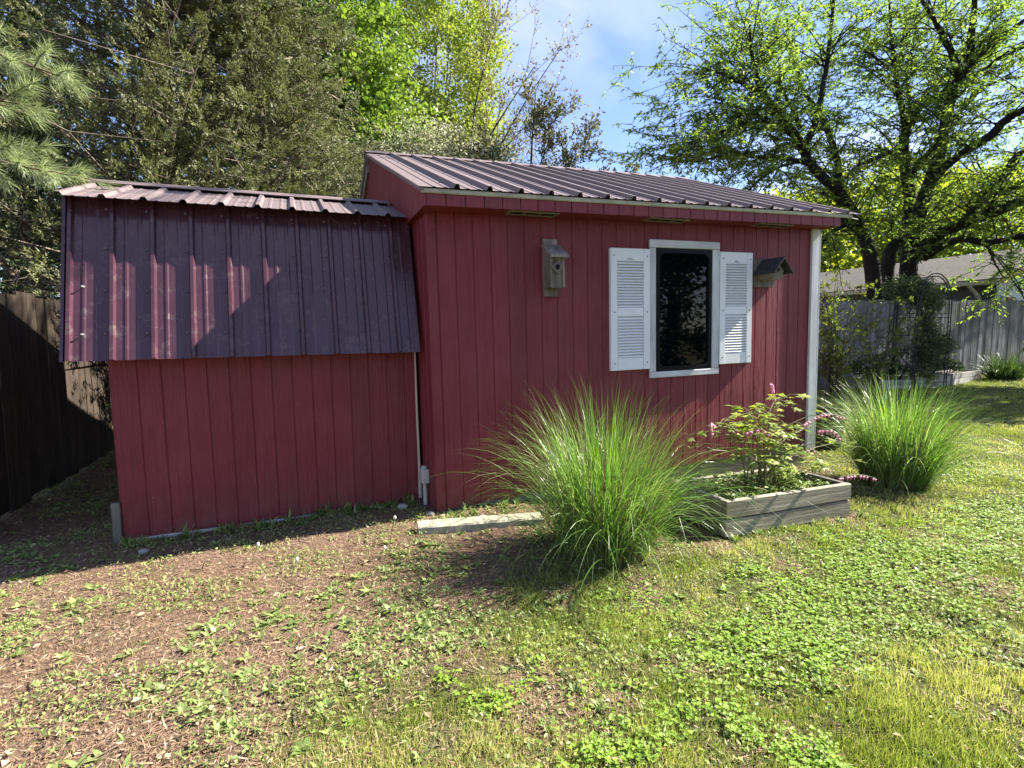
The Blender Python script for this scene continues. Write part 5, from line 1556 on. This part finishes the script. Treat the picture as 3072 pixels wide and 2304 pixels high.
blade_clump('grass_clump', 'fan-shaped ornamental grass clump on the lawn right of the planter', (2.84, 3.90), 2200, 0.82, 0.0052, 0.47, MAT['orn'], 92, 0.21, (1.0, 3.6), 10, 0.4, group='ornamental grass clumps')
blade_clump('daylily_clump', 'dark green strappy clump at the fence, right edge of the lawn', (11.05, 12.0), 420, 0.72, 0.022, 0.95, MAT['lf_dark'], 93, 0.28, (1.0, 2.2), 6, cat='plant')
stem_shrub('fence_sprig', 'thin leafy sprig growing up through the silver grey fence', (9.95, 12.38), 1.30, 0.14, 3, MAT['lf_vine'], 94, 0.06, 5, 5, cat='plant')

# ------------------------------------------------------------------ bleeding heart in the planter
def bleeding_heart():
    rng = np.random.default_rng(101)
    ca, sa = math.cos(YAW), math.sin(YAW)
    cx, cy = 1.145 + ca * 0.50 - sa * 0.24, 2.792 + sa * 0.50 + ca * 0.24
    root = empty('bleeding_heart', None, (cx, cy, 0.16), YAW); tag(root, 'bleeding heart plant with pink flowers growing in the board planter', 'plant')
    TRI = [(0, 0.0), (0.22, 0.07), (0.42, 0.44), (0.52, 0.14), (0.80, 0.24), (0.72, 0.08), (1.0, 0.0), (0.72, -0.08), (0.80, -0.24), (0.52, -0.14), (0.42, -0.44), (0.22, -0.07)]
    stems = []; LP = []; LD = []; ft = []
    ends = [(-0.42, -0.10, 0.42), (-0.30, 0.10, 0.40), (-0.22, -0.1, 0.52), (-0.12, 0.05, 0.46), (0.0, 0.0, 0.50), (0.10, -0.05, 0.58), (0.20, 0.1, 0.52), (0.30, -0.05, 0.46), (0.42, 0.05, 0.36), (0.52, -0.05, 0.26), (0.60, 0.1, 0.22), (0.05, 0.15, 0.40), (-0.05, -0.15, 0.38), (0.25, -0.16, 0.30), (-0.25, -0.18, 0.26), (0.36, 0.16, 0.30), (-0.5, 0.0, 0.30), (0.15, -0.2, 0.22), (0.70, 0.0, 0.10)]
    for i, e in enumerate(ends):
        e = np.array(e) * rng.uniform(0.92, 1.08)
        p0 = np.array([rng.normal(0, 0.05), rng.normal(0, 0.04), 0])
        P = spline([p0, np.array([e[0] * 0.35, e[1] * 0.35, e[2] * 0.75]), e], 10)
        stems.append((P, np.linspace(0.006, 0.0022, 10)))
        for k in range(7):
            j = rng.integers(4, 10); q = P[j]
            a = rng.uniform(0, 2 * np.pi)
            c = q + np.array([math.cos(a) * 0.07, math.sin(a) * 0.07, rng.uniform(-0.02, 0.04)])
            stems.append((np.array([q, (q + c) / 2 + np.array([0, 0, 0.01]), c]), np.array([0.0025, 0.002, 0.0015])))
            for m in range(3):
                LP.append(c + rng.normal(0, 0.016, 3)); aa = a + rng.uniform(-1.4, 1.4)
                LD.append([math.cos(aa), math.sin(aa), rng.uniform(-0.45, 0.15)])
    tubes_np('stems', stems, MAT['stem'], root, 5)
    LP = np.array(LP); LD = unit(np.array(LD)); n = len(LP)
    V, F = lobed(LP, LD, unit(rng.normal(0, 0.22, (n, 3)) + np.array([0, 0, 1.0])), rng.uniform(0.05, 0.09, n), TRI)
    obj_np('leaves', V, F, MAT['lf_heart'], root, rnd=rng.uniform(0, 1, n))
    # hanging heart flowers on arching racemes
    rac = [[(0.34, 0.0, 0.40), (0.50, 0.0, 0.45), (0.68, -0.02, 0.42)], [(-0.40, -0.02, 0.44), (-0.46, -0.06, 0.46), (-0.50, -0.12, 0.41)], [(-0.24, -0.1, 0.40), (-0.19, -0.14, 0.42), (-0.13, -0.18, 0.39)],
           [(0.06, 0.0, 0.62), (0.02, -0.03, 0.66), (-0.03, -0.06, 0.67)], [(0.42, -0.04, 0.36), (0.48, -0.08, 0.36), (0.52, -0.11, 0.31)], [(0.55, -0.1, 0.06), (0.68, -0.13, 0.07), (0.84, -0.14, 0.03)], [(0.20, -0.1, 0.26), (0.24, -0.14, 0.27), (0.28, -0.17, 0.24)]]
    for ri, r in enumerate(rac):
        P = spline(r, 14)
        fl = MB(); fl.tube(P[::3], 0.0016, 5)
        st = fl.build('flower_raceme', MAT['stem'], root)
        cnt = [11, 8, 5, 8, 7, 10, 4][ri]
        for k in range(cnt):
            q = P[int((k + 0.5) / cnt * 13)]; s = 0.011 * (1.15 - 0.5 * k / cnt)
            h = MB()
            rings = []
            for zz, w in ((0.0, 0.15), (-0.35, 0.95), (-0.8, 1.05), (-1.4, 0.6), (-1.9, 0.22), (-2.4, 0.30), (-2.7, 0.05)):
                rings.append([(q[0] + math.cos(t) * w * s, q[1] + math.sin(t) * w * s * 0.7, q[2] - 0.006 + zz * s) for t in np.linspace(0, 2 * math.pi, 8, endpoint=False)])
            h.loft(rings).build('flower', MAT['pink_flower'], st)
bleeding_heart()

def planter_cover():
    rng = np.random.default_rng(103)
    root = empty('planter_weeds', None, (1.145, 2.792, 0.0), YAW); tag(root, 'low leafy weeds covering the soil inside the board planter', 'plant')
    n = 1500
    x = rng.uniform(0.05, 0.90, n); y = rng.uniform(0.05, 0.42, n)
    z = 0.165 + rng.uniform(0, 0.08, n) * (0.3 + vnoise(x, y, 7, 4))
    pos = np.stack([x, y, z], 1); d = unit(np.concatenate([rng.normal(0, 1, (n, 2)), rng.uniform(-0.1, 0.6, (n, 1))], 1))
    V, F = kites(pos, d, unit(rng.normal(0, 0.4, (n, 3)) + np.array([0, 0, 1.0])), rng.uniform(0.02, 0.042, n), rng.uniform(0.012, 0.022, n))
    o = obj_np('leaves', V, F, MAT['weed'], root, rnd=rng.uniform(0, 0.8, n))
planter_cover()

# ------------------------------------------------------------------ lawn, clover, weeds and litter
def occupied(x, y):
    """inside a shed, planter, slab or clump foot"""
    s = (x + 0.434) * 0.9281 + (y - 3.254) * 0.3713; b = (x + 0.434) * -0.3714 + (y - 3.254) * 0.9285
    m = (s > -0.08) & (s < 3.2) & (b > 0.0) & (b < 3.75)
    m |= (s > -1.80) & (s < 0.0) & (b > 0.335) & (b < 2.2)
    px = (x - 1.145) * 0.9285 + (y - 2.792) * 0.3713; py = -(x - 1.145) * 0.3713 + (y - 2.792) * 0.9285
    m |= (px > -0.01) & (px < 0.97) & (py > -0.01) & (py < 0.48)
    lx = (x + 0.515) * 0.976 + (y - 2.865) * 0.218; ly = -(x + 0.515) * 0.218 + (y - 2.865) * 0.976
    m |= (lx > -0.01) & (lx < 0.73) & (ly > -0.01) & (ly < 0.13)
    m |= np.hypot(x - 3.0, y - 5.3) < 0.28
    return m

def scatter(n, zr, power, rng, xr=1.22):
    a = 1 - power
    u = rng.uniform(0, 1, n)
    y = (zr[0] ** (a + 1) + u * (zr[1] ** (a + 1) - zr[0] ** (a + 1))) ** (1 / (a + 1)) if abs(a + 1) > 1e-6 else zr[0] * (zr[1] / zr[0]) ** u
    x = rng.uniform(-xr, xr, n) * y
    return x, y

def surf(x, y):
    z = gz(x, y)
    near = (x > -5.2) & (x < 6.2) & (y > -0.2) & (y < 6.7)
    return z + near * ((vnoise(x, y, 9, 1) - 0.5) * 0.018 + (vnoise(x, y, 17, 2) - 0.5) * 0.012)

def make_lawn():
    rng = np.random.default_rng(111)
    x, y = scatter(1000000, (0.9, 15.5), 1.7, rng)
    m = lawn_mask(x, y); c = clover_mask(x, y)
    tuft = 0.25 + 0.75 * sstep(0.30, 0.62, vnoise(x, y, 11, 21)) 
    p = np.clip(m * tuft * (1 - 0.75 * c) + 0.05 * (1 - m) * vnoise(x, y, 5, 33), 0, 1)
    fence_b = (x - 3.45) * -0.3713 + (y - 9.93) * 0.9285
    keep = (rng.uniform(0, 1, len(x)) < p) & ~occupied(x, y) & (fence_b < 0.25)
    x, y = x[keep], y[keep]; n = len(x)
    bp = np.stack([x, y, surf(x, y) - 0.004], 1)
    a = rng.uniform(0, 2 * np.pi, n); tl = np.abs(rng.normal(0.0, 0.55, n))
    d0 = np.stack([np.sin(tl) * np.cos(a), np.sin(tl) * np.sin(a), np.cos(tl)], 1)
    hmap = 0.55 + 0.9 * vnoise(x, y, 3.2, 24)
    L = 0.026 * rng.uniform(0.5, 1.35, n) * hmap
    far_ = np.clip(y / 2.2, 0.8, 6.0)
    W = 0.0029 * far_ ** 0.75 * rng.uniform(0.7, 1.3, n)
    L = L * np.clip(far_, 1, 1.5) ** 0.5
    V, F = slivers(bp, d0, np.stack([-np.sin(a + rng.normal(0, 0.9, n)), np.cos(a + rng.normal(0, 0.9, n)), np.zeros(n)], 1), L, W * 1.15)
    dryness = sstep(0.45, 0.75, vnoise(x, y, 1.9, 27)) * 0.35
    tone = np.clip(rng.normal(0.42, 0.20, n) + dryness, 0, 1)
    o = obj_np('lawn_grass', V, F, MAT['lawn'], rnd=tone)
    tag(o, 'short patchy lawn grass covering the yard', kind='stuff')
make_lawn()

def make_clover():
    rng = np.random.default_rng(113)
    x, y = scatter(230000, (0.95, 9.0), 1.6, rng)
    p = clover_mask(x, y) * 0.95 + 0.07 * lawn_mask(x, y) * sstep(0.5, 0.75, vnoise(x, y, 3.0, 35))
    keep = (rng.uniform(0, 1, len(x)) < p) & ~occupied(x, y)
    x, y = x[keep], y[keep]; n = len(x)
    c = np.stack([x, y, surf(x, y) + rng.uniform(0.004, 0.026, n)], 1)
    a0 = rng.uniform(0, 2 * np.pi, n); VV = []; FF = []; b = 0
    s = rng.uniform(0.0050, 0.0092, n) * np.clip(y / 2.2, 0.9, 2.5) ** 0.5
    tilt = rng.normal(0, 0.3, (n, 3)) + np.array([0, 0, 1.0])
    for k in range(3):
        a = a0 + k * 2.094
        d = np.stack([np.cos(a), np.sin(a), np.full(n, 0.12)], 1)
        V, F = kites(c, d, unit(tilt), s * 1.25, s * 1.25, 0.12)
        VV.append(V); FF.append(F + b); b += len(V)
    tone = rng.uniform(0.1, 1, n)
    o = obj_np('clover', np.concatenate(VV), np.concatenate(FF), MAT['clover'], rnd=np.concatenate([tone] * 3))
    tag(o, 'dense bright clover patches in the lawn', kind='stuff')
make_clover()

def make_weeds():
    rng = np.random.default_rng(115)
    x, y = scatter(10500, (1.0, 5.0), 1.2, rng, 1.15)
    m = lawn_mask(x, y)
    cl = sstep(0.36, 0.62, vnoise(x, y, 2.1, 41)) * (0.35 + 0.65 * sstep(1.25, 1.9, y)) + 0.10
    keep = (rng.uniform(0, 1, len(x)) < cl * (1 - 0.78 * m)) & ~occupied(x, y)
    x, y = x[keep], y[keep]; n = len(x)
    z = surf(x, y)
    VV = []; FF = []; TT = []; b = 0
    for i in range(n):
        k = rng.integers(5, 11); kind = rng.uniform()
        a = rng.uniform(0, 2 * np.pi) + np.arange(k) * 2.4
        size = 0.012 + 0.030 * rng.uniform(0, 1) ** 1.9 * (1.25 if kind < 0.12 else 1.0)
        el = rng.uniform(0.15, 0.9, k)
        d0 = np.stack([np.cos(a) * np.cos(el), np.sin(a) * np.cos(el), np.sin(el)], 1)
        L = size * rng.uniform(0.7, 1.25, k)
        V, F, _ = strips(np.repeat([[x[i], y[i], z[i] - 0.002]], k, 0), d0, L, L * rng.uniform(0.28, 0.55), rng.uniform(0.7, 1.5, k), 4, rng, 0.12)
        VV.append(V); FF.append(F + b); b += len(V); TT.append(np.repeat(np.clip(rng.normal(rng.uniform(0.3, 0.75), 0.13, k), 0, 1), 4))
    # a fringe of small plants along the foot of the walls and the planter
    for i in range(230):
        w = rng.uniform()
        if w < 0.4: s_, b_ = rng.uniform(-1.75, -0.1), rng.uniform(0.20, 0.325)
        elif w < 0.8: s_, b_ = rng.uniform(0.0, 3.1), rng.uniform(-0.16, -0.02)
        else: s_, b_ = rng.uniform(1.25, 2.4), rng.uniform(-1.08, -0.92)
        xx = -0.434 + s_ * 0.9281 - b_ * 0.3714; yy = 3.254 + s_ * 0.3713 + b_ * 0.9285
        if occupied(np.array([xx]), np.array([yy]))[0]: continue
        k = rng.integers(5, 12); a = rng.uniform(0, 6.28, k); el = rng.uniform(0.5, 1.45, k)
        d0 = np.stack([np.cos(a) * np.cos(el), np.sin(a) * np.cos(el), np.sin(el)], 1)
        L = rng.uniform(0.025, 0.085) * rng.uniform(0.6, 1.2, k)
        V, F, _ = strips(np.repeat([[xx, yy, float(surf(np.array(xx), np.array(yy))) - 0.004]], k, 0), d0, L, L * rng.uniform(0.07, 0.3), rng.uniform(0.4, 1.6, k), 4, rng, 0.2)
        VV.append(V); FF.append(F + b); b += len(V); TT.append(np.repeat(np.clip(rng.normal(0.4, 0.2, k), 0, 1), 4))
    o = obj_np('ground_weeds', np.concatenate(VV), np.concatenate(FF), MAT['weed'], rnd=np.concatenate(TT))
    tag(o, 'broad-leaved rosette weeds scattered over the bare soil', kind='stuff')
    # small seedlings carpeting the soil
    x, y = scatter(140000, (0.95, 5.5), 1.5, rng)
    m = lawn_mask(x, y)
    p = (1 - 0.6 * m) * sstep(0.34, 0.66, vnoise(x, y, 3.1, 43)) * (0.25 + 0.75 * sstep(1.2, 1.9, y)) * 0.8
    keep = (rng.uniform(0, 1, len(x)) < p) & ~occupied(x, y)
    x, y = x[keep], y[keep]; n = len(x)
    pos = np.stack([x, y, surf(x, y) + rng.uniform(0.0, 0.018, n)], 1)
    a = rng.uniform(0, 2 * np.pi, n)
    V, F = kites(pos, np.stack([np.cos(a), np.sin(a), rng.uniform(0, 0.9, n)], 1), unit(rng.normal(0, 0.5, (n, 3)) + np.array([0, 0, 1.0])), rng.uniform(0.009, 0.024, n), rng.uniform(0.005, 0.012, n))
    o = obj_np('seedlings', V, F, MAT['weed'], rnd=rng.uniform(0.2, 1, n))
    tag(o, 'tiny green seedlings carpeting the bare soil', kind='stuff')
make_weeds()

def make_litter():
    rng = np.random.default_rng(117)
    x, y = scatter(150000, (0.9, 6.0), 1.6, rng)
    m = lawn_mask(x, y)
    keep = (rng.uniform(0, 1, len(x)) < (1 - 0.72 * m)) & ~occupied(x, y)
    x, y = x[keep], y[keep]; n = len(x)
    a = rng.uniform(0, 2 * np.pi, n)
    pos = np.stack([x, y, surf(x, y) + rng.uniform(0.0, 0.008, n)], 1)
    d = np.stack([np.cos(a), np.sin(a), rng.normal(0, 0.22, n)], 1)
    nee = rng.uniform(0, 1, n) < 0.78
    L = np.where(nee, rng.uniform(0.015, 0.055, n), rng.uniform(0.006, 0.022, n))
    W = np.where(nee, rng.uniform(0.0012, 0.0024, n), rng.uniform(0.003, 0.008, n))
    V, F = slivers(pos, d, unit(rng.normal(0, 0.4, (n, 3)) + np.array([0, 0, 1.0])), L, W * 1.2)
    o = obj_np('needle_litter', V, F, MAT['litter'], rnd=np.clip(rng.normal(0.45, 0.28, n), 0, 1))
    tag(o, 'fallen needles and bark chips lying on the soil', kind='stuff')
make_litter()

def make_twigs():
    rng = np.random.default_rng(119)
    x, y = scatter(260, (1.1, 5.0), 1.0, rng, 1.1)
    keep = (lawn_mask(x, y) < 0.8) & ~occupied(x, y); x, y = x[keep], y[keep]
    lines = []
    for i in range(len(x)):
        a = rng.uniform(0, 6.28); L = rng.uniform(0.04, 0.22); z = float(surf(x[i], y[i])) + 0.006
        d = np.array([math.cos(a), math.sin(a), 0]) * L
        p = np.array([x[i], y[i], z])
        lines.append((np.array([p, p + d * 0.5 + np.array([rng.normal(0, 0.01), rng.normal(0, 0.01), rng.uniform(0, 0.008)]), p + d]), np.array([0.0026, 0.0022, 0.0012]) * rng.uniform(0.6, 1.3)))
    o = tubes_np('fallen_twigs', lines, MAT['twig'], None, 4)
    tag(o, 'thin fallen twigs lying on the bare soil', kind='stuff')
    n = 420
    x, y = scatter(n, (1.1, 5.0), 1.1, rng, 1.1); keep = ~occupied(x, y); x, y = x[keep], y[keep]; n = len(x)
    a = rng.uniform(0, 6.28, n)
    V, F = kites(np.stack([x, y, surf(x, y) + rng.uniform(0.004, 0.014, n)], 1), np.stack([np.cos(a), np.sin(a), rng.normal(0, 0.25, n)], 1), unit(rng.normal(0, 0.3, (n, 3)) + np.array([0, 0, 1.0])), rng.uniform(0.016, 0.042, n), rng.uniform(0.009, 0.022, n), 0.25)
    o = obj_np('dead_leaves', V, F, MAT['litter'], rnd=rng.uniform(0.3, 1, n))
    tag(o, 'curled dead leaves scattered over soil and lawn', kind='stuff')
make_twigs()

# dandelions gone to seed
for i, (x, y, h, lab) in enumerate([(-0.98, 2.28, 0.13, 'dandelion seed head on a bent stalk, leftmost on the soil'), (-0.62, 2.62, 0.19, 'tallest dandelion seed stalk, in front of the lean-to'), (-0.66, 2.56, 0.06, 'short dandelion seed head beside the tallest stalk'), (-1.28, 2.55, 0.10, 'thin dandelion stalk near the lean-to left corner')]):
    r = empty('dandelion', None, (x, y, float(gz(x, y)))); tag(r, lab, 'dandelion', 'dandelions gone to seed')
    MB().tube([(0, 0, -0.01), (0.01, 0, h * 0.5), (0.03, 0.01, h)], 0.0022, 5).build('stalk', MAT['stem'], r)
    m = MB(); rg = []
    for t in np.linspace(-1.4, 1.4, 6): rg.append([(0.03 + 0.008 * math.cos(t) * math.cos(q), 0.01 + 0.008 * math.cos(t) * math.sin(q), h + 0.010 * math.sin(t)) for q in np.linspace(0, 2 * math.pi, 8, endpoint=False)])
    m.loft(rg).build('seed_head', MAT['puff'], r)

# pale stones at the shed corner
rr = random.Random(12)
for i, (x, y, r_, lab) in enumerate([(-0.50, 3.20, 0.024, 'pale pebble under the red corner board'), (-0.18, 3.12, 0.026, 'white pebble between the shed wall and the kerb slab'), (0.20, 3.23, 0.022, 'white pebble at the right end of the kerb slab'), (-0.70, 3.36, 0.030, 'brown-grey stone by the conduit foot'), (-1.95, 2.75, 0.022, 'grey pebble at the lean-to left corner')]):
    m = MB(); rg = []
    for t in np.linspace(-1.45, 1.45, 6): rg.append([(r_ * math.cos(t) * math.cos(q) * rr.uniform(0.85, 1.15) * 1.3, r_ * math.cos(t) * math.sin(q) * rr.uniform(0.85, 1.15), r_ * 0.7 * math.sin(t)) for q in np.linspace(0, 2 * math.pi, 9, endpoint=False)])
    m.loft(rg)
    o = m.build('pebble', MAT['pebble'], smooth=True); o.location = (x, y, float(gz(x, y)) + r_ * 0.35)
    tag(o, lab, 'stone', 'loose pebbles by the sheds')
